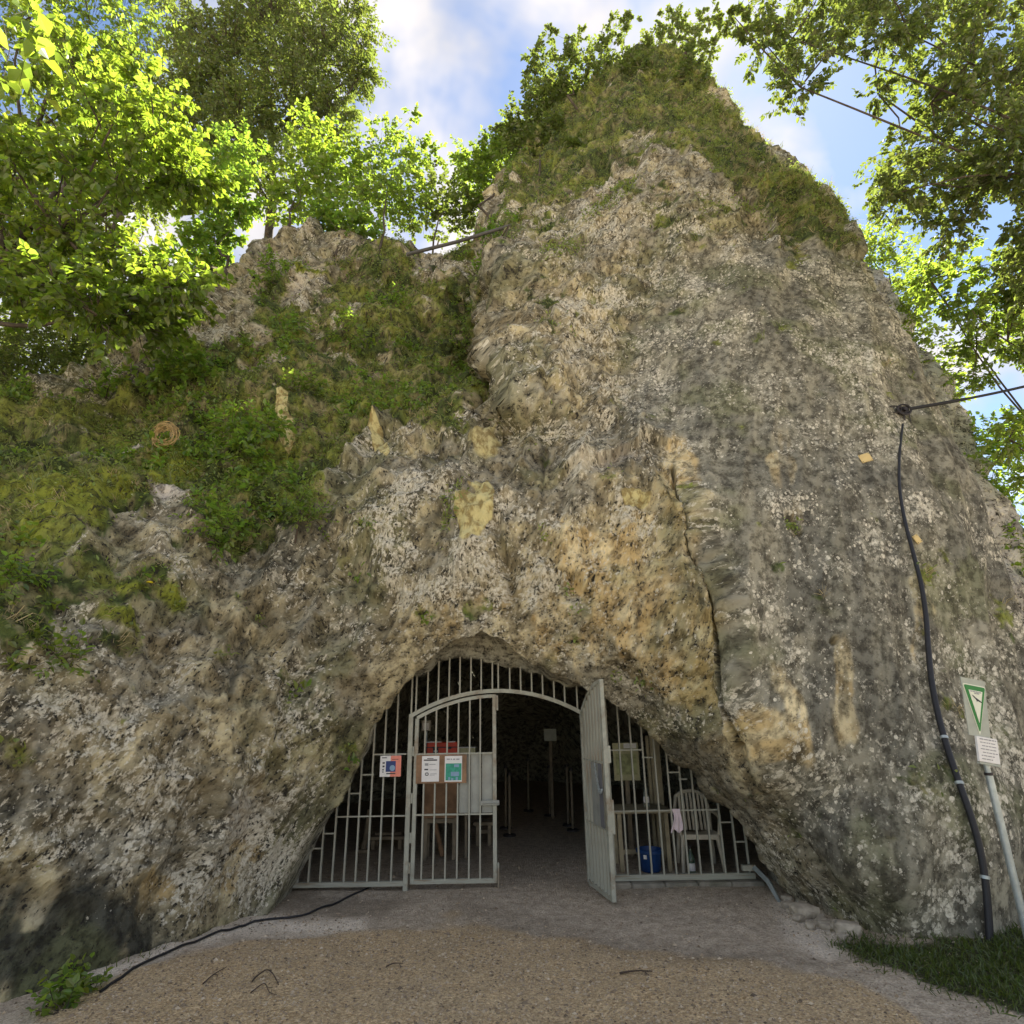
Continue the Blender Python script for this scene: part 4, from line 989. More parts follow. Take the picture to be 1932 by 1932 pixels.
# small post far right that carries the cable's other end
ep = thing('cable_mast', 'wooden mast among the right trees carrying the cable', 'mast', (e[0], e[1], 0))
part(MB().tube([(e[0], e[1], 0), (e[0], e[1], e[2] + .3)], [.11, .09], 12), 'pole', M_WOOD, ep, True)
part(MB().box((e[0], e[1], e[2]), (.3, .08, .08)), 'crossarm', M_IRON, ep)
def plaque(px, py, w_, h_, rotz, tilt, label):
    p, n_ = rock_point(px, py); n_ = Vector((n_[0] * .5, min(n_[1], -.5), n_[2] * .3)).normalized()
    q = n_.to_track_quat('Z', 'Y').to_matrix() @ Matrix.Rotation(rotz, 3, 'Z')
    t = thing('plaque', label, 'plaque', tuple(p + np.array(n_) * .02))
    c = p + np.array(n_) * .03
    part(MB().box(tuple(c), (w_, h_, .012), q, .002), 'plate', M_PLAQ, t)
    o_ = q @ Vector((0, 0, .008))
    sb_ = MB()
    for sx in (-1, 1):
        for sy in (-1, 1): sb_.box(tuple(Vector(c) + q @ Vector((sx * (w_ / 2 - .012), sy * (h_ / 2 - .012), .007))), (.008, .008, .004), q)
    part(sb_, 'screws', M_IRON, t)
plaque(1626, 861, .135, .115, .25, 0, 'larger blank yellow plate fixed high on the grey buttress')
plaque(1729, 1012, .075, .10, .5, 0, 'smaller blank yellow plate fixed just right of the black pipe')

# ------------------------------------------------------------------ nature reserve sign
SY = 5.05
SB = at(1861, 1443, SY)
sx_, sy_ = float(SB[0]), SY
sg_ = thing('reserve_sign', 'green and white triangular reserve sign with text plate on a grey pole', 'sign', (sx_, sy_, 0), math.radians(16))
zt_, zm_, zb_ = [float(at(*q, SY)[2]) for q in ((1825, 1281), (1853, 1390), (1865, 1440))]
TILT = math.radians(9)
def plate(mb, name, mat, zc):
    c_, s_ = math.cos(TILT), math.sin(TILT)
    mb.v = [(p[0] * c_ + (p[2] - zc) * s_, p[1], zc - p[0] * s_ + (p[2] - zc) * c_) for p in mb.v]
    return mb.build(name, mat, sg_)
MB().tube([(0, 0, -.1), (0, 0, zb_ - .07)], .026, 12).build('pole', M_GALV, sg_, True)
MB().tube([(0, 0, zb_ - .08), (0, 0, zt_ - .1)], .02, 12).build('pole', M_GALV, sg_, True)
MB().tube([(0, 0, zb_ - .085), (0, 0, zb_ - .065)], .03, 12).build('collar', M_IRON, sg_, True)
y0_ = -.03
HW = .12; ZC = (zt_ + zm_) / 2; HH = (zt_ - zm_) / 2 + .01
def quadplate(w0, w1, z1, z0, y, th_):
    return MB().add([(-w0, y, z1), (w0, y, z1), (w1, y, z0), (-w1, y, z0), (-w0, y + th_, z1), (w0, y + th_, z1), (w1, y + th_, z0), (-w1, y + th_, z0)],
         [(0, 3, 2, 1), (4, 5, 6, 7), (0, 1, 5, 4), (1, 2, 6, 5), (2, 3, 7, 6), (3, 0, 4, 7)])
plate(quadplate(HW, HW * .86, zt_, zm_, y0_, .006), 'backing_plate', M_SIGNBACK, ZC)
def tri(x, zt, zb, y, rad=0.0):
    pts = []
    V3 = [Vector((-x, zt)), Vector((x, zt)), Vector((0, zb))]
    for i in range(3):
        p_, a_, b_ = V3[i], V3[i - 1], V3[(i + 1) % 3]
        da, db = (a_ - p_).normalized(), (b_ - p_).normalized()
        for k in range(5):
            t = k / 4; q = p_ + da * rad * (1 - t) ** 2 + db * rad * t ** 2; pts.append((q.x, y, q.y))
    n_ = len(pts); pts2 = [(q[0], q[1] + .003, q[2]) for q in pts]
    return MB().add(pts + pts2, [tuple(range(n_))[::-1], tuple(range(n_, 2 * n_))] + [(i, (i + 1) % n_, n_ + (i + 1) % n_, n_ + i) for i in range(n_)])
zt2 = zt_ - .045
plate(tri(HW * .97, zt2, zm_ + .005, y0_ - .004, .022), 'white_border', M_SIGNWHITE, ZC)
plate(tri(HW * .88, zt2 - .009, zm_ + .03, y0_ - .008, .018), 'green_triangle', M_SIGNGREEN, ZC)
plate(tri(HW * .57, zt2 - .045, zm_ + .10, y0_ - .012, .005), 'white_triangle', M_SIGNWHITE, ZC)
zb2 = zt2 - .105; bs = .9
BIRD = [(-.052, .028), (-.03, .021), (-.008, .006), (.004, .001), (.02, -.006), (.05, -.021), (.052, -.033), (.022, -.023), (.006, -.019), (-.002, -.029), (-.006, -.015), (-.014, -.005), (-.034, .009)]
plate(MB().add([(x * bs, y0_ - .0135, zb2 + z * bs) for x, z in BIRD], [tuple(range(13))]), 'bird_emblem', M_INK, ZC)
tm = MB()
for (xa_, xb_, z) in ((-.055, -.036, .012), (-.030, -.010, .013), (-.003, .018, .012), (.024, .05, .011), (-.02, .0, .0), (.006, .03, .0)): tm.box(((xa_ + xb_) / 2, y0_ - .0135, zt2 - .066 + z), (xb_ - xa_, .002, .008))
o_ = plate(tm, 'lettering', M_GREYINK, ZC); o_['kind'] = 'stuff'
ZP = (zm_ + zb_) / 2; HP = (zm_ - zb_) / 2
plate(MB().box((0, y0_ - .006, ZP), (HW * 1.66, .02, HP * 1.9), bev=.002), 'text_plate', M_WHITE, ZP)
plate(MB().box((0, y0_ - .005, zb_ - .006), (HW * 1.66, .024, .014)), 'plate_foot', M_SIGNBACK, ZP)
tm = MB(); r_ = np.random.default_rng(5)
for k in range(7):
    z = ZP + HP * (.78 - .25 * k); x = -HW * .62 + (.015 if k in (2, 4) else 0)
    while x < HW * .62 - (.04 if k > 4 else 0):
        w_ = r_.uniform(.012, .04); tm.box((x + min(w_, HW * .7 - x) / 2, y0_ - .017, z), (min(w_, HW * .7 - x), .002, .0065 if k else .008)); x += w_ + .008
o_ = plate(tm, 'lettering', M_GREYINK, ZP); o_['kind'] = 'stuff'

# ------------------------------------------------------------------ twigs on the gravel, pole on the saddle, dry nest
def twig(pts_, r0_, label):
    q = []
    for (px, py, h_) in pts_:
        p = on_ground(px, py); q.append((p[0], p[1], floor_z(p[0], p[1]) + h_ + .008))
    s_ = spline(q, 4); c = q[0]
    t = thing('twig', label, 'twig', c)
    part(MB().tube(s_, [r0_ * (1 - .6 * i / len(s_)) for i in range(len(s_))], 6), 'stem', M_TWIG, t, True)
    m_ = len(s_) // 2; sd_ = np.array(s_[m_])
    part(MB().tube([sd_, sd_ + np.array([.05, -.05, .015]), sd_ + np.array([.07, -.12, .008])], [r0_ * .5, r0_ * .4, r0_ * .2], 5), 'side_shoot', M_TWIG, t, True)
twig([(473,1880,.0),(482,1868,.01),(500,1866,.03),(512,1876,.02),(523,1890,0)], .006, 'dark crooked twig bent like a hook on the tan gravel')
twig([(380,1880,0),(400,1865,.005),(425,1848,0)], .005, 'short straight twig near the leafy plant by the wall')
twig([(728,1842,0),(742,1838,.01),(760,1836,0)], .005, 'small forked twig on the middle of the gravel')
twig([(1170,1848,0),(1200,1844,.008),(1232,1846,0)], .007, 'dark thin stick on the gravel in front of the open gate')
twig([(470,1902,0),(495,1890,.006),(505,1905,.006),(520,1908,0)], .004, 'thin curled twig lying below the hooked twig')
a, b = at(768, 480, 11.6), at(968, 424, 10.6)
t = thing('wooden_pole', 'long thin grey pole lying across the saddle against the upper rock', 'pole', tuple(a))
part(MB().tube([a, (a + b) / 2 + np.array([0, 0, -.04]), b], [.042, .04, .034], 10), 'shaft', simple('weathered_pole', (.10, .095, .09), .8, 0, .2, 5), t, True)
part(MB().tube([a + (b - a) * .3, a + (b - a) * .3 + np.array([.05, -.1, .12])], [.02, .012], 6), 'branch_stub', M_WOOD, t, True)
p, n_ = rock_point(328, 840)
p = p + np.array([0, -.12, .05])
mb = MB(); r_ = np.random.default_rng(9)
for k in range(70):
    R_ = r_.uniform(.10, .17); a0 = r_.uniform(0, 6.3); ln = r_.uniform(.8, 2.4); off = r_.normal(0, .025, 3); tl = r_.normal(0, .25)
    mb.tube([p + off + np.array([R_ * math.cos(q), .4 * R_ * math.sin(q) * tl - .02, R_ * math.sin(q)]) for q in np.linspace(a0, a0 + ln, 7)], .0045, 4)
o = mb.build('dry_grass_wreath', simple('dry_straw', (.42, .30, .13), .9, 0, .3, 20), None, True)
tag(o, 'ring of dry golden grass on the mossy left ledge', 'dry grass')

def regroup(root, table):
    """hang pieces below the part they are fixed to (parts carry no transform of their own)"""
    ch = {}
    for c in root.children: ch.setdefault(c.name.split('.')[0], []).append(c)
    for par, kids in table.items():
        if par in ch:
            for k in kids:
                for c in ch.get(k, []): c.parent = ch[par][0]
regroup(po, {'paper': ['coral_stripe', 'blue_square', 'pale_disc', 'printing']})
regroup(ca, {'body': ['badge', 'white_cross', 'clasp', 'handle', 'seam']})
regroup(sg_, {'backing_plate': ['white_border', 'green_triangle', 'white_triangle', 'bird_emblem']})
_tp = [c for c in sg_.children if c.name.startswith('text_plate')][0]; _lt = [c for c in sg_.children if c.name.startswith('lettering')]
_lt[0].parent = [c for c in sg_.children if c.name.startswith('backing_plate')][0]; _lt[1].parent = _tp
for root_ in [o for o in COL.objects if o.parent is None]:
    regroup(root_, {'seat': ['seat_apron'], 'body': ['cap', 'label_band', 'lid'], 'shell': ['rim', 'sticker'], 'plate': ['screws'], 'casing': ['switch_plate'], 'hose': ['clamp'], 'panel': ['white_strip', 'faded_print'], 'stem': ['side_shoot'], 'shaft': ['branch_stub'], 'pole': ['collar']} if root_.name.split('.')[0] not in ('barrier_post', 'cable_mast') else {'pole': ['knob', 'foot', 'crossarm']})
# ------------------------------------------------------------------ foliage
def leaf_material(name, dif, tra, amt=.55):
    mt = bpy.data.materials.new(name); mt.use_nodes = True; nt = mt.node_tree
    for n in list(nt.nodes): nt.nodes.remove(n)
    g = NG(nt); out_ = g.n('ShaderNodeOutputMaterial')
    at_ = g.attr('leaf_tone'); sp_ = g.n('ShaderNodeSeparateColor'); g.l(at_.outputs['Color'], sp_.inputs[0])
    r1 = sp_.outputs[0]; r2 = sp_.outputs[1]
    dc = g.mix(r1, tuple(x * .62 for x in dif), tuple(x * 1.45 for x in dif))
    dc = g.mix(g.math('MULTIPLY', r2, .5), dc, (dif[1] * 1.5, dif[1] * 1.25, dif[2] * .8))
    tcl = g.mix(r1, tuple(x * .65 for x in tra), tuple(min(.95, x * 1.3) for x in tra))
    tcl = g.mix(g.math('MULTIPLY', r2, .4), tcl, (min(.95, tra[1] * 1.05), tra[1], tra[2] * .6))
    d = g.n('ShaderNodeBsdfDiffuse'); t = g.n('ShaderNodeBsdfTranslucent'); gl = g.n('ShaderNodeBsdfGlossy'); gl.inputs['Roughness'].default_value = .42
    g.l(dc, d.inputs[0]); g.l(tcl, t.inputs[0])
    m1 = g.n('ShaderNodeMixShader'); m1.inputs[0].default_value = amt; g.l(d.outputs[0], m1.inputs[1]); g.l(t.outputs[0], m1.inputs[2])
    m2 = g.n('ShaderNodeMixShader'); m2.inputs[0].default_value = .05; g.l(m1.outputs[0], m2.inputs[1]); g.l(gl.outputs[0], m2.inputs[2])
    g.l(m2.outputs[0], out_.inputs[0]); return mt
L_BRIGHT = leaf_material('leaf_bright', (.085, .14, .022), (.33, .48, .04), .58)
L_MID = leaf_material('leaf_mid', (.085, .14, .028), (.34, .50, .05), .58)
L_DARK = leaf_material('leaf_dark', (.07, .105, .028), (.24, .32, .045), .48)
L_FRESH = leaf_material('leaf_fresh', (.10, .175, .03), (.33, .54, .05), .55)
L_HERB = leaf_material('herb_leaves', (.17, .23, .06), (.34, .46, .07), .45)
L_GRASS = leaf_material('grass_blades', (.16, .20, .06), (.26, .32, .07), .4)
L_STRAW = leaf_material('straw_blades', (.42, .34, .19), (.40, .33, .17), .35)
L_LAWN = leaf_material('lawn_blades', (.065, .10, .02), (.14, .22, .03), .4)

def unit(a): return a / (np.linalg.norm(a, axis=-1, keepdims=True) + 1e-9)
def leaf_geo(pos, axis, nrm, Ln, wd, r, fold=.18, droop=.15):
    axis = unit(axis); side = unit(np.cross(nrm, axis)); nrm = np.cross(axis, side)
    Ln = Ln[:, None]; w_ = wd[:, None]
    b = pos; tip = pos + axis * Ln - nrm * Ln * droop
    l1 = pos + axis * Ln * .32 - side * w_ * .48 + nrm * w_ * fold; r1 = pos + axis * Ln * .32 + side * w_ * .48 + nrm * w_ * fold
    l2 = pos + axis * Ln * .68 - side * w_ * .36 + nrm * (w_ * fold - Ln * droop * .5); r2 = pos + axis * Ln * .68 + side * w_ * .36 + nrm * (w_ * fold - Ln * droop * .5)
    V = np.stack([b, r1, r2, tip, l2, l1], 1).reshape(-1, 3)
    n = len(pos); k = np.arange(n)[:, None] * 6
    Fc = np.concatenate([k + np.array([[0, 1, 2, 3]]), k + np.array([[0, 3, 4, 5]])], 0)
    tone = np.repeat(np.c_[r.random(n), np.clip(r.normal(.3, .3, n), 0, 1), np.zeros(n), np.ones(n)], 6, 0)
    return V, Fc, tone
def spray_geo(c, rad, ntw, lpt, Lf, r, up=.25, twl=None, hang=0.0, lw=.72, outward=1.0):
    """twigs through an ellipsoid, leaves set alternately along them"""
    c = np.array(c, float); rad = np.array(rad, float)
    d = unit(r.normal(size=(ntw, 3))); s = r.random(ntw) ** .45
    start = c + d * (s * .78)[:, None] * rad
    tl = (twl or rad.mean() * .55) * r.uniform(.55, 1.25, ntw)
    td = unit(d * outward + r.normal(size=(ntw, 3)) * .7 + np.array([0, 0, up]))
    t = np.linspace(.08, 1, lpt)[None, :] + r.uniform(-.03, .03, (ntw, lpt))
    sag = np.array([0, 0, -1.0])
    pos = start[:, None] + td[:, None] * (tl[:, None] * t)[..., None] + sag * ((tl[:, None] * t) ** 2 * (.12 + hang))[..., None]
    sd = unit(np.cross(td, np.array([0, 0, 1.0]) + r.normal(size=(ntw, 3)) * .35))
    sg = np.where(np.arange(lpt) % 2 == 0, 1.0, -1.0)[None, :, None]
    ax_ = td[:, None] * .55 + sd[:, None] * sg + r.normal(size=(ntw, lpt, 3)) * .3 + np.array([0, 0, -.25 - hang])
    ax_[:, -1] = td
    nr = np.array([0, 0, 1.0]) + r.normal(size=(ntw, lpt, 3)) * .48
    Lx = Lf * r.uniform(.55, 1.2, (ntw, lpt)); Lx[:, -1] *= .8
    V, Fc, tone = leaf_geo(pos.reshape(-1, 3), ax_.reshape(-1, 3), nr.reshape(-1, 3), Lx.ravel(), Lx.ravel() * lw, r)
    tw = np.stack([start, start + td * tl[:, None] * .5 + sag * (tl[:, None] * .5) ** 2 * (.12 + hang), start + td * tl[:, None] + sag * tl[:, None] ** 2 * (.12 + hang)], 1)
    return V, Fc, tone, tw
def twig_geo(tw, r0):
    n, k, _ = tw.shape; ang = np.array([0, 2.094, 4.189]); rr_ = np.linspace(1, .35, k) * r0
    off = np.stack([np.cos(ang), np.sin(ang) * .5, np.sin(ang)], -1)
    V = (tw[:, :, None] + off[None, None] * rr_[None, :, None, None]).reshape(-1, 3)
    b = (np.arange(n) * k * 3)[:, None, None, None] + (np.arange(k - 1) * 3)[None, :, None, None]
    q = np.array([[0, 1, 4, 3], [1, 2, 5, 4], [2, 0, 3, 5]])[None, None]
    return V, (b + q).reshape(-1, 4)
def plant(name, label, cat, base, clumps, Lf, mat, seed, lpt=10, trunk_r=.08, group=None, up=.25, hang=0.0, lw=.72, twl=None, bark=None, fork=.45, limbs=True):
    """clumps: (px, py, Y, radius or (rx,ry,rz), twigs)"""
    r = np.random.default_rng(seed); bark = bark or M_BARK
    base = np.array(base, float)
    t = thing(name, label, cat, tuple(base), 0, group)
    cs = []
    VV, FF, TT, TW = [], [], [], []; nb = 0
    for c in clumps:
        C_ = at(c[0], c[1], c[2]); rad = c[3] if hasattr(c[3], '__len__') else (c[3], c[3], c[3] * .85)
        V, Fc, tone, tw = spray_geo(C_, rad, c[4], lpt, Lf, r, up, twl, hang, lw)
        VV.append(V); FF.append(Fc + nb); TT.append(tone); TW.append(tw); nb += len(V); cs.append(C_)
    crown = mesh_np('crown', np.concatenate(VV) - base, np.concatenate(FF), mat, False, t, {'leaf_tone': np.concatenate(TT)})
    cs = np.array(cs); mid = cs.mean(0); fk = base + (mid - base) * fork
    mb = MB(); j = r.normal(size=(3,)) * .05 * np.linalg.norm(mid - base)
    mb.tube([base - np.array([0, 0, .3]), base + (fk - base) * .5 + j, fk], [trunk_r, trunk_r * .85, trunk_r * .7], 8)
    top_ = fk + (mid - fk) * .9; mb.tube([fk, (fk + top_) / 2 - j * .5, top_], [trunk_r * .7, trunk_r * .5, trunk_r * .25], 7)
    if limbs:
        mains = cs[::5]
        for i_, C_ in enumerate(cs):
            if i_ % 5:
                k_ = int(np.argmin(((mains - C_) ** 2).sum(1))); s0 = mains[k_]
                mb.tube([s0, (s0 + C_) / 2 + r.normal(size=3) * .06 * np.linalg.norm(C_ - s0), C_], [trunk_r * .14, trunk_r * .11, trunk_r * .06], 5); continue
            s0 = fk + (top_ - fk) * r.uniform(0, .8); m_ = (s0 + C_) / 2 + r.normal(size=3) * .08 * np.linalg.norm(C_ - s0) + np.array([0, 0, .05 * np.linalg.norm(C_ - s0)])
            sp_ = spline([s0, s0 * .7 + m_ * .3 + r.normal(size=3) * .04 * np.linalg.norm(C_ - s0), m_, C_], 4); mb.tube(sp_, list(np.linspace(trunk_r * .36, trunk_r * .1, len(sp_))), 6)
    mb.v = [tuple(np.array(p) - base) for p in mb.v]
    mb.build('trunk', bark, t, True)
    tv, tf = [], []; n0 = 0
    for tw, C_ in zip(TW, cs):
        # every twig hangs on a short shoot that leads back towards its limb
        tw2 = np.concatenate([(tw[:, :1] * .55 + C_ * .45), tw], 1)
        V, Fc = twig_geo(tw2, max(.004, trunk_r * .05)); tv.append(V); tf.append(Fc + n0); n0 += len(V)
    mesh_np('twigs', np.concatenate(tv) - base, np.concatenate(tf), bark, True, t)['kind'] = 'stuff'
    return t

def rnd_clumps(poly, n, ylo, yhi, rlo, rhi, tw, seed):
    r = np.random.default_rng(seed); P_ = np.array(poly); o = []
    while len(o) < n:
        x, y = r.uniform(P_.min(0), P_.max(0))
        if poly_mask(np.array([x]), np.array([y]), poly, 1)[0] < .5: continue
        u = r.random(); rd = r.uniform(rlo, rhi)
        o.append((x, y, ylo + (yhi - ylo) * u, (rd * 1.15, rd * 1.15, rd * .7), int(tw * (rd / rhi) ** 1.6 + 4)))
    return o
def base_on_rock(px, py):
    p, n_ = rock_point(px, py); return p
# --- the bright tree leaning in from the left
plant('broadleaf_tree', 'leafy tree with sunlit yellow-green leaves leaning in over the left ledge', 'tree', (-8.6, 6.6, 4.0),
      rnd_clumps([(-160,120),(60,130),(130,60),(200,120),(290,150),(350,250),(370,330),(400,420),(390,520),(330,600),(230,640),(120,600),(-160,560)], 74, 6.6, 10.2, .32, .72, 44, 5),
      .125, L_BRIGHT, 21, 11, .15, 'trees around the rock', .1, .12, .78)
plant('broadleaf_tree', 'dark overhanging branch of a tree at the upper left of the cliff', 'tree', (-9.5, 8.2, 5.0),
      [(60,30,9.0,1.1,110),(170,60,9.5,1.1,110),(230,20,10,1.0,90),(110,110,9.0,.8,50),(-40,80,8.5,1.2,90),(250,110,10.2,.5,30)],
      .10, L_MID, 22, 13, .11, 'trees around the rock', .0, .15, .7)
plant('hanging_spray', 'few very large yellow-green leaves hanging close above the left path', 'branch', (-3.4, 2.3, 4.9),
      [(18,95,3.0,.20,9),(50,20,3.2,.12,3),(5,150,2.9,.12,4)], .135, L_BRIGHT, 23, 4, .02, None, -.3, .3, .85, .2)
# --- tall dark tree behind the outcrop
plant('tall_tree', 'tall dense dark tree rising behind the mossy outcrop', 'tree', (-8.5, 19.0, 10.0),
      [(430,110,17,2.0,260),(520,60,17.5,2.2,330),(610,120,17,2.0,280),(660,50,17.5,1.5,170),(540,200,17,1.8,250),(450,230,16.5,1.5,190),(380,70,17.5,1.2,120),(620,220,17,1.2,130),(560,-30,18,2.0,220),(470,20,18,1.7,200),(680,140,17.5,.8,60),(400,170,17,1.3,140),(470,300,16.5,1.4,150),(360,260,16.5,1.3,130)],
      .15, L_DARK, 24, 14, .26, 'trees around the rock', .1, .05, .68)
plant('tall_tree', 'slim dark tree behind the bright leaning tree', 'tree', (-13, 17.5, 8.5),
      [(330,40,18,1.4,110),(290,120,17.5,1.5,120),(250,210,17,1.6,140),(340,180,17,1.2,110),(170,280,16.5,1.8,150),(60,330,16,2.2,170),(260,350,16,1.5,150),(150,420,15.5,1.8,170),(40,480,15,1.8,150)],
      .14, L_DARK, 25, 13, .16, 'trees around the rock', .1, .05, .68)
# --- shrubs on the ledge and the saddle
SHR = [
 ('hazel_shrub', 'fresh green hazel shrub growing left of the mossy outcrop', (400,470), [(345,480,12.4,.7,60),(370,540,12.0,.6,60),(330,570,11.8,.6,60),(395,470,12.4,.5,40),(428,450,12.5,.4,34),(415,500,12.2,.4,34),(440,410,12.6,.5,40),(400,330,12.6,.9,75),(450,290,12.8,.75,60),(380,400,12.2,.8,75),(450,380,12.5,.7,55)], .15, L_FRESH, 9),
 ('hazel_shrub', 'yellow-green hazel shrub growing on top of the mossy outcrop', (520,430), [(590,260,13.2,.8,55),(640,300,13.2,.85,65),(560,320,13.0,.8,60),(610,360,13,.9,80),(540,390,12.7,.7,50)], .15, L_BRIGHT, 9),
 ('hazel_shrub', 'dense hazel shrub with tall shoots above the saddle', (720,470), [(690,330,13.5,.9,80),(750,300,13.6,.8,65),(720,250,13.6,.55,24),(775,220,13.6,.3,8),(800,290,13.7,.6,36),(700,390,13.2,.9,95),(770,370,13.4,.85,75)], .13, L_MID, 9),
 ('hazel_shrub', 'low hazel shrub with broad leaves beside the outcrop and the pole', (630,470), [(610,420,12.4,.55,45),(660,440,12.3,.6,50),(690,430,12.3,.45,30),(640,395,12.5,.5,36)], .14, L_FRESH, 8),
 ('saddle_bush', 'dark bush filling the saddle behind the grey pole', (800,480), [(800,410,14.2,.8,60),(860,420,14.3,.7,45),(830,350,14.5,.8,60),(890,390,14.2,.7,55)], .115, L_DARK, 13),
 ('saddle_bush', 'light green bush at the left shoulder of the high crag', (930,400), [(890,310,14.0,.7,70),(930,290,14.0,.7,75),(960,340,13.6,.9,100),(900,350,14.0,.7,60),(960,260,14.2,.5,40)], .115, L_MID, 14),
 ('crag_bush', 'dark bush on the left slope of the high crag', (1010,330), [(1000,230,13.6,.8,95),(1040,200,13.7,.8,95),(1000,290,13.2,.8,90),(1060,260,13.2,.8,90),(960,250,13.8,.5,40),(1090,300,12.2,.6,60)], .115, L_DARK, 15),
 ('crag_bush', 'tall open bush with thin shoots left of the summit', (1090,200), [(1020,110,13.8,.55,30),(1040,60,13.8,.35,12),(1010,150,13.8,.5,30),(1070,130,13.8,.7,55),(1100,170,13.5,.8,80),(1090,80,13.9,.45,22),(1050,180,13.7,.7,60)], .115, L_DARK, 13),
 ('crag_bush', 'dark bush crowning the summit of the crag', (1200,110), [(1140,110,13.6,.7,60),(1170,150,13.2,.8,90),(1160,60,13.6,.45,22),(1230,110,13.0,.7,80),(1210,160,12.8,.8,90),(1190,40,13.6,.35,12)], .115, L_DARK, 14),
 ('crag_bush', 'wispy bush with upright shoots on the right of the summit', (1290,110), [(1280,70,12.8,.6,45),(1320,50,12.8,.4,18),(1260,40,12.9,.4,18),(1310,110,12.5,.6,50),(1345,20,12.8,.3,8),(1290,160,12.2,.7,70),(1340,90,12.5,.3,14)], .115, L_DARK, 13),
]
for i, (nm, lb, b, cl_, lf_, mt_, lp_) in enumerate(SHR):
    plant(nm, lb, 'bush', base_on_rock(*b), cl_, lf_, mt_, 40 + i, lp_, .035, 'bushes on the rock', .5, .05, .78 if lf_ > .1 else .66, None, None, .3)
# --- right hand trees
plant('overhanging_tree', 'dark tree whose fine-leaved branches hang over the right of the crag', 'tree', (11.5, 4.6, 0),
      rnd_clumps([(1390,-40),(2080,-40),(2080,640),(1930,600),(1840,470),(1740,420),(1640,310),(1560,330),(1600,230),(1540,200),(1500,240),(1440,150),(1380,90)], 96, 6.6, 9.2, .26, .55, 48, 6),
      .095, L_DARK, 61, 13, .11, 'trees around the rock', -.05, .12, .62)
plant('overhanging_tree', 'lighter open-crowned tree behind the hanging branches on the right', 'tree', (13.0, 9.0, 0),
      rnd_clumps([(1700,420),(1830,440),(2060,560),(2060,1000),(1930,930),(1880,760),(1800,700),(1760,560)], 34, 8.6, 10.6, .3, .55, 36, 8),
      .10, L_MID, 62, 12, .10, 'trees around the rock', .0, .1, .66)
for i, (lb, bx, cl_, mt_) in enumerate([
    ('sunlit yellow-green bush in the cleft behind the right edge of the crag', (9.0, 13.0, 7.5), [(1640,480,13,.7,60),(1690,510,13,.8,75),(1660,440,13.2,.6,45),(1720,570,12.6,.75,70)], L_BRIGHT),
    ('bright green bush growing below the cleft beside the grey rear rock', (9.6, 12.2, 4.5), [(1730,650,12.2,.7,65),(1770,690,12.0,.7,65),(1720,600,12.4,.6,50),(1790,740,12.0,.5,40)], L_BRIGHT),
    ('leafy bush hiding the foot of the grey rear rock', (11.0, 11.0, 1.0), [(1990,1150,10.4,.9,70),(2090,1230,10.0,1.0,80),(2060,1080,10.6,.9,70),(2160,1120,10,1.0,80),(2200,1280,9.6,1.0,80),(1870,880,11.0,.7,70),(1910,950,10.8,.8,80),(1840,930,11.2,.5,40),(1930,1040,10.4,.7,70),(1900,1020,10.6,.5,40),(1860,820,11.2,.5,40)], L_FRESH)]):
    plant('rear_bush', lb, 'bush', bx, cl_, .105, mt_, 70 + i, 9, .05, 'bushes behind the crag', .2, .05, .74)
# --- shaded wood behind the left ledge
for i, (lb, bx, cl_) in enumerate([
    ('dark shaded bush under the leaning tree at the back of the ledge', (-9.2, 10.8, 6.6), [(30,715,9.8,.6,70),(110,715,9.9,.5,55),(-40,720,9.6,.7,70),(60,660,10.4,.8,80),(40,620,10.8,.9,110),(120,640,11,.9,110),(60,690,10.2,.7,80),(-40,660,10.2,1.0,90)]),
    ('dark shaded bush between the leaning tree and the mossy outcrop', (-7.6, 12.0, 7.6), [(180,700,10.6,.5,55),(260,700,10.8,.45,50),(200,620,11.6,.9,110),(280,640,11.8,.8,95),(240,690,10.8,.6,70),(330,600,12,.7,70),(160,680,10.8,.6,70)])]):
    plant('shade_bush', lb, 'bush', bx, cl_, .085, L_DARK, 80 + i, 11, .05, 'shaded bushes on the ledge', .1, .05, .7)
for i, (px, py, Y, h_, lb) in enumerate([(20,640,12.5,5.5,'thick dark trunk standing in the shaded wood on the ledge'),(150,640,13.2,5.5,'slim dark trunk standing among the shaded bushes')]):
    p = at(px, py, Y); t = thing('bare_trunk', lb, 'tree', (p[0], p[1], p[2] - 1.2), 0)
    part(MB().tube([p - np.array([0, 0, 1.5]), p + np.array([.1, 0, 1.5]), p + np.array([.3, .1, h_])], [.2 - .06 * i, .16 - .05 * i, .08], 10), 'trunk', M_BARK, t, True)
    q = p + np.array([.2, .05, 2.6]); mb = MB()
    for k in range(5):
        d = rng.normal(size=3); d[2] = abs(d[2]) * .6; mb.tube([q + np.array([0, 0, .4 * k]), q + np.array([0, 0, .4 * k]) + d * .6, q + np.array([0, 0, .4 * k + .3]) + d * 1.1], [.04, .025, .01], 6)
    part(mb, 'limbs', M_BARK, t, True)
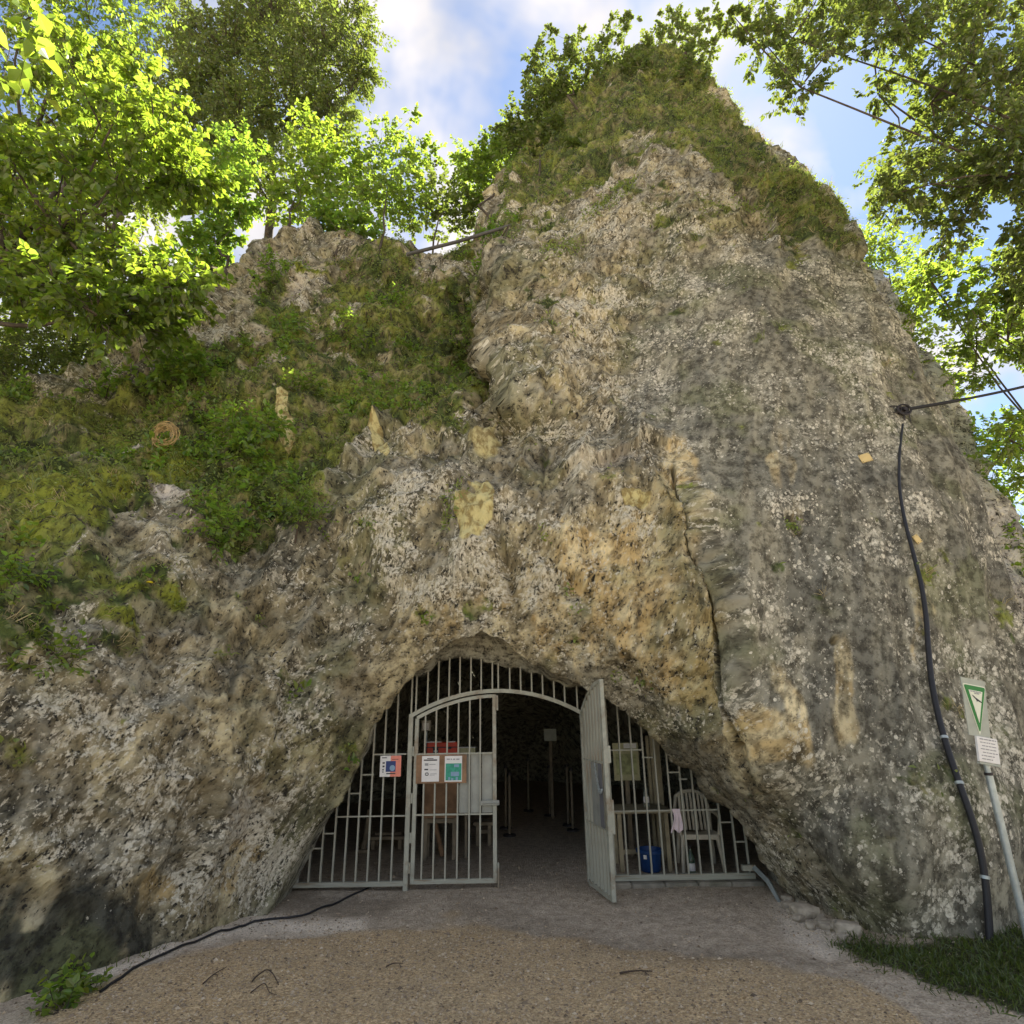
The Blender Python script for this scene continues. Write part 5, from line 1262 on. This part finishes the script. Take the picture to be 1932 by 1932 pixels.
# --- leafy plants rooted on the face
PL = [
 ('nettle_clump', 'bright green leafy clump at the top of the left ledge', (345,735), [(340,680,9.0,.45,40),(370,710,8.9,.4,36),(310,710,8.9,.35,24)], .13, L_FRESH),
 ('nettle_clump', 'few green shoots standing out against the shaded wood', (200,745), [(180,725,9.0,.35,14),(240,715,9.2,.3,12)], .12, L_FRESH),
 ('leafy_plant', 'dark green leafy plant in the middle of the left slope', (455,850), [(440,800,7.9,.35,34),(480,830,7.8,.35,34),(510,800,7.9,.25,18),(460,870,7.7,.3,26)], .105, L_FRESH),
 ('leafy_plant', 'blue-green leafy plant below the yellow rock scar', (560,770), [(555,740,8.8,.32,30),(590,730,8.8,.25,16),(535,760,8.8,.28,22)], .085, L_MID),
 ('leafy_plant', 'drooping dark plant under the white boulder on the slope', (410,985), [(395,960,6.75,.22,26),(420,1000,6.65,.24,28),(400,1020,6.6,.18,16)], .075, L_FRESH),
 ('leafy_plant', 'small tufted plant hanging right of the drooping dark plant', (560,975), [(560,955,7.0,.28,30),(590,975,7.0,.2,18)], .06, L_MID),
 ('leafy_plant', 'fern-like green plant on the shaded upper slope', (660,640), [(650,620,9.9,.35,24),(690,640,9.9,.25,14)], .085, L_MID),
 ('leafy_plant', 'small bright plant below the mossy outcrop', (520,540), [(520,505,11.0,.4,26),(500,530,10.9,.3,16)], .10, L_FRESH),
 ('leafy_plant', 'light green plant on the slope below the grey pole', (745,590), [(745,570,11,.3,18),(735,600,10.9,.25,14)], .09, L_FRESH),
 ('ivy_clump', 'green bramble leaves at the edge of the left face above the pale lichen', (20,1110), [(15,1090,5.1,.2,18),(40,1120,5.1,.2,20),(10,1150,5.0,.2,16)], .075, L_FRESH),
 ('ivy_clump', 'pale bramble spray hanging over the dark stained rock on the left', (60,1245), [(40,1240,4.9,.14,10),(100,1243,4.95,.16,12),(140,1250,5.0,.1,6),(10,1215,4.9,.16,14)], .075, L_MID),
 ('creeper', 'light green creeper trailing down beside the end of the grey pole', (935,470), [(925,440,11.4,.25,14),(930,480,11.3,.25,14),(915,510,11.2,.25,14)], .11, L_FRESH),
]
for i, (nm, lb, b, cl_, lf_, mt_) in enumerate(PL):
    plant(nm, lb, 'plant', base_on_rock(*b), cl_, lf_, mt_, 90 + i, 7, .012, 'plants rooted on the face', .35, .05, .7, .22, M_TWIG, .3)
p = on_ground(150, 1893)
plant('leafy_plant', 'low green plant growing at the foot of the left wall by the gravel', 'plant', (p[0], p[1], floor_z(p[0], p[1])), [(115,1880,4.55,.13,20),(150,1868,4.75,.13,20),(175,1872,4.8,.09,10),(120,1905,4.4,.08,8)], .06, L_FRESH, 120, 7, .008, None, .4, .0, .8, .14, M_TWIG, .3)
# --- dandelion-like flower
p, n_ = rock_point(293, 1101)
t = thing('yellow_flower', 'single small yellow flower on the tan rock left of the arch', 'flower', tuple(p)); c = p + np.array([0, -.06, .03])
part(MB().tube([p, c], .004, 5), 'stalk', M_TWIG, t)
part(MB().lathe([(0, .012), (.016, .012), (.032, .002), (.03, -.004), (0, -.006)], tuple(c), 12), 'bloom', simple('petal_yellow', (.75, .6, .02), .6), t, True)

# ------------------------------------------------------------------ turf, herbs and moss on the ledges
sel = np.zeros(X.shape, bool); sel[NT + NB:] = True
sel &= (PX > -250) & (PX < 2050) & (PY > -80) & (P[..., 1] < 15)
spot = np.maximum.reduce([ell(PX, PY, 1215, 1285, 11, 20, -.5), ell(PX, PY, 1163, 1270, 9, 16), ell(PX, PY, 1063, 1112, 9, 13), ell(PX, PY, 1086, 1150, 8, 12), ell(PX, PY, 1028, 1002, 8, 18), ell(PX, PY, 1490, 995, 10, 16, -.6), ell(PX, PY, 855, 960, 14, 60, .3) * .5, ell(PX, PY, 485, 1165, 9, 14), ell(PX, PY, 425, 1230, 8, 10), ell(PX, PY, 690, 985, 30, 10, .6), ell(PX, PY, 1060, 470, 50, 14, -.3) * .6, ell(PX, PY, 1150, 380, 60, 14, -.6) * .8, ell(PX, PY, 1420, 400, 40, 12, .5) * .7])
area = np.linalg.norm(np.cross(np.gradient(P, axis=0), np.gradient(P, axis=1)), axis=-1)
def pick(weight, n, r):
    wgt = (weight * area * sel).ravel(); idx = r.choice(len(wgt), n, p=wgt / wgt.sum())
    pos = P.reshape(-1, 3)[idx] + r.normal(size=(n, 3)) * .02; nr = RN.reshape(-1, 3)[idx]; return pos, nr, idx
def blades(pos, dirv, Ln, wd, r, bend=.5):
    n = len(pos); dirv = unit(dirv); side = unit(np.cross(dirv, r.normal(size=(n, 3)))); Ln = Ln[:, None]; wd = wd[:, None]
    g_ = np.array([0, 0, -1.0])
    m_ = pos + dirv * Ln * .55 + g_ * Ln * bend * .18; t_ = pos + dirv * Ln * .95 + g_ * Ln * bend * .6
    V = np.stack([pos - side * wd, pos + side * wd, m_ + side * wd * .7, m_ - side * wd * .7, t_ + side * wd * .1, t_ - side * wd * .1], 1).reshape(-1, 3)
    k = np.arange(n)[:, None] * 6
    Fc = np.concatenate([k + np.array([[0, 1, 2, 3]]), k + np.array([[3, 2, 4, 5]])], 0)
    tone = np.repeat(np.c_[r.random(n), np.clip(r.normal(.3, .3, n), 0, 1), np.zeros(n), np.ones(n)], 6, 0)
    return V, Fc, tone
r = np.random.default_rng(200)
tuft = sstep(-.15, .45, fbm(p3 * 1.9, 3, .6, off=222)).reshape(X.shape)
def tufted(weight, ntuft, per, lo, hi, r, wd=.004, bend=.6, spread=.7):
    pos, nr, _ = pick(weight, ntuft, r)
    pos = np.repeat(pos, per, 0) + r.normal(size=(ntuft * per, 3)) * .025
    nr = np.repeat(nr, per, 0); L_ = np.repeat(r.uniform(lo, hi, ntuft), per) * r.uniform(.5, 1.1, ntuft * per)
    d = nr * .55 + np.array([0, -.1, .75]) + r.normal(size=nr.shape) * spread * .6
    return blades(pos, d, L_, np.full(len(pos), wd) * r.uniform(.6, 1.4, len(pos)), r, bend)
V, Fc, tn = tufted(vf * (.15 + tuft), 4600, 12, .07, .26, r, .0045)
tag(mesh_np('ledge_grass', V, Fc, L_GRASS, False, None, {'leaf_tone': tn}), 'green grass tufts growing over the ledges of the cliff', 'grass', kind='stuff')
V, Fc, tn = tufted(vf * (.1 + sstep(.2, .7, fbm(p3 * 1.3, 3, .6, off=333)).reshape(X.shape) + 1.2 * sstep(1350, 1420, PX)), 1600, 12, .10, .34, r, .0035, .9, .9)
tag(mesh_np('dry_grass', V, Fc, L_STRAW, False, None, {'leaf_tone': tn}), 'dry straw coloured grass hanging over the ledges of the cliff', 'dry grass', kind='stuff')
n_ = 55000
pos, nr, _ = pick(np.maximum(vf * (.2 + sstep(-.2, .5, fbm(p3 * 1.1, 3, .6, off=444)).reshape(X.shape)), 2.2 * spot), n_, r)
V, Fc, tn = leaf_geo(pos + nr * r.uniform(0, .07, (n_, 1)), nr * .5 + r.normal(size=(n_, 3)), nr * .6 + np.array([0, 0, .7]) + r.normal(size=(n_, 3)) * .4, r.uniform(.025, .075, n_), r.uniform(.016, .044, n_), r)
tag(mesh_np('herb_cover', V, Fc, L_HERB, False, None, {'leaf_tone': tn}), 'small-leaved herbs and moss covering the ledges of the cliff', 'ground cover', kind='stuff')

nt2 = 1500
pos, nr, _ = pick(vf * sstep(.0, .5, fbm(p3 * .9, 3, .6, off=555)).reshape(X.shape) * (PX < 1000), nt2, r)
pos = np.repeat(pos, 9, 0) + r.normal(size=(nt2 * 9, 3)) * .05; nr = np.repeat(nr, 9, 0); n_ = len(pos)
V, Fc, tn = leaf_geo(pos + nr * r.uniform(.01, .12, (n_, 1)), nr * .5 + r.normal(size=(n_, 3)) * .8, nr * .5 + np.array([0, -.2, .8]) + r.normal(size=(n_, 3)) * .35, r.uniform(.05, .11, n_), r.uniform(.035, .07, n_), r)
tag(mesh_np('broad_herbs', V, Fc, L_FRESH, False, None, {'leaf_tone': tn}), 'broad-leaved green herbs scattered over the mossy slope', 'ground cover', kind='stuff')

# ------------------------------------------------------------------ lawn at the foot of the buttress, pebbles
wg = (G_GRASS * (gpx > 1400) * (gp[:, 1] > 2.5) * (gp[:, 1] < 8) * (np.abs(gp[:, 0]) < 7)); wg = np.where(wg > .12, wg ** 1.5, 0)
wg = wg + .10 * np.exp(-(seg_dist(gpx, gpy, [(60,1930),(180,1872),(300,1806)]) / 9.0) ** 2) * (gpx < 420)
n_ = 15000; idx = r.choice(len(wg), n_, p=wg / wg.sum()); pos = gp[idx] + np.c_[r.uniform(-.03, .03, (n_, 2)), np.zeros(n_)]
V, Fc, tn = blades(pos, np.array([0, 0, 1.0]) + r.normal(size=(n_, 3)) * .5, r.uniform(.03, .10, n_), r.uniform(.0025, .005, n_), r, .5)
tag(mesh_np('lawn_grass', V, Fc, L_LAWN, False, None, {'leaf_tone': tn}), 'short dark grass at the foot of the buttress', 'grass', kind='stuff')
wp = (np.clip(G_TAN * 1.0 + .35 * G_PALE + .18, 0, 1.2) * (1 - G_GRASS * .8)) * (gp[:, 1] > 3.4) * (gp[:, 1] < 8.5) * (np.abs(gp[:, 0]) < 5)
n_ = 26000; idx = r.choice(len(wp), n_, p=wp / wp.sum()); pos = gp[idx] + np.c_[r.uniform(-.03, .03, (n_, 2)), np.zeros(n_)]
s_ = r.gamma(3, .0016, n_) + .002
oc_ = np.array([(1, 0, 0), (-1, 0, 0), (0, 1, 0), (0, -1, 0), (0, 0, .75), (0, 0, -.75)])
V = (pos[:, None] + (oc_[None] * (1 + r.uniform(-.35, .35, (n_, 6, 1)))) * s_[:, None, None]).reshape(-1, 3)
k = np.arange(n_)[:, None] * 6
Fc = np.concatenate([k + np.array([q]) for q in ((0, 2, 4), (2, 1, 4), (1, 3, 4), (3, 0, 4))], 0)
tn = np.repeat(np.c_[r.random(n_), r.random(n_), np.zeros(n_), np.ones(n_)], 6, 0)
mt, nt_, b_ = mat_new('pebbles'); g = NG(nt_); a_ = g.attr('leaf_tone'); s2 = g.n('ShaderNodeSeparateColor'); g.l(a_.outputs['Color'], s2.inputs[0])
g.l(g.mix(s2.outputs[0], g.mix(s2.outputs[1], (.08, .06, .04), (.22, .16, .10)), g.mix(s2.outputs[1], (.40, .30, .18), (.60, .50, .36))), b_.inputs['Base Color']); b_.inputs['Roughness'].default_value = .9
tag(mesh_np('pebbles', V, Fc, mt, False, None, {'leaf_tone': tn}), 'loose tan gravel pebbles on the forecourt', 'gravel', kind='stuff')

# ------------------------------------------------------------------ grey rock standing behind the right edge of the crag
nu_, nv2 = 90, 150
uu, vv = np.meshgrid(np.linspace(-2.2, 2.2, nu_), np.linspace(-.5, 13, nv2))
ra = np.array([at(1965, 1130, 10.6), at(1895, 980, 11.0), at(1815, 740, 11.6), at(1740, 560, 12.2), at(1690, 470, 12.8)])
axx = np.interp(vv, ra[:, 2], ra[:, 0] - .98); ayy = np.interp(vv, ra[:, 2], ra[:, 1]); radx = np.interp(vv, [-1, 6, 10, 13], [1.2, 1.0, .8, .3])
RP = np.stack([axx + radx * np.sin(uu), ayy + .8 - radx * np.cos(uu), vv], -1)
q = RP.reshape(-1, 3); dd = .3 * fbm(q * .6, 3, off=2) + .16 * ridged(q * np.array([1.8, 1.8, .9]), 4, .55, off=5)
RP = RP + np.stack([np.sin(uu), -np.cos(uu), uu * 0], -1) * dd.reshape(uu.shape)[..., None]
kk = np.arange(nu_ * nv2).reshape(nv2, nu_)
Fr = np.stack([kk[:-1, :-1], kk[:-1, 1:], kk[1:, 1:], kk[1:, :-1]], -1).reshape(-1, 4)
nz_ = fbm(q * 3, 4, .6, off=77)[:, None]
cc = np.concatenate([np.clip(np.array([.44, .43, .41]) + .12 * nz_, .08, .6), np.full((len(q), 1), .75)], 1)  # grey lightened to paint distance haze into the rock's colour
rr2 = mesh_np('rear_rock', RP.reshape(-1, 3), Fr, M_ROCK, True, None, {'rock_colour': cc, 'rock_mask': np.tile([0, 0, 0, 0.], (len(q), 1)), 'rock_grain': q * np.array([1, 1, .55])})
tag(rr2, 'grey rock pillar tinted paler for haze behind the right edge of the crag', 'rock', kind='structure')
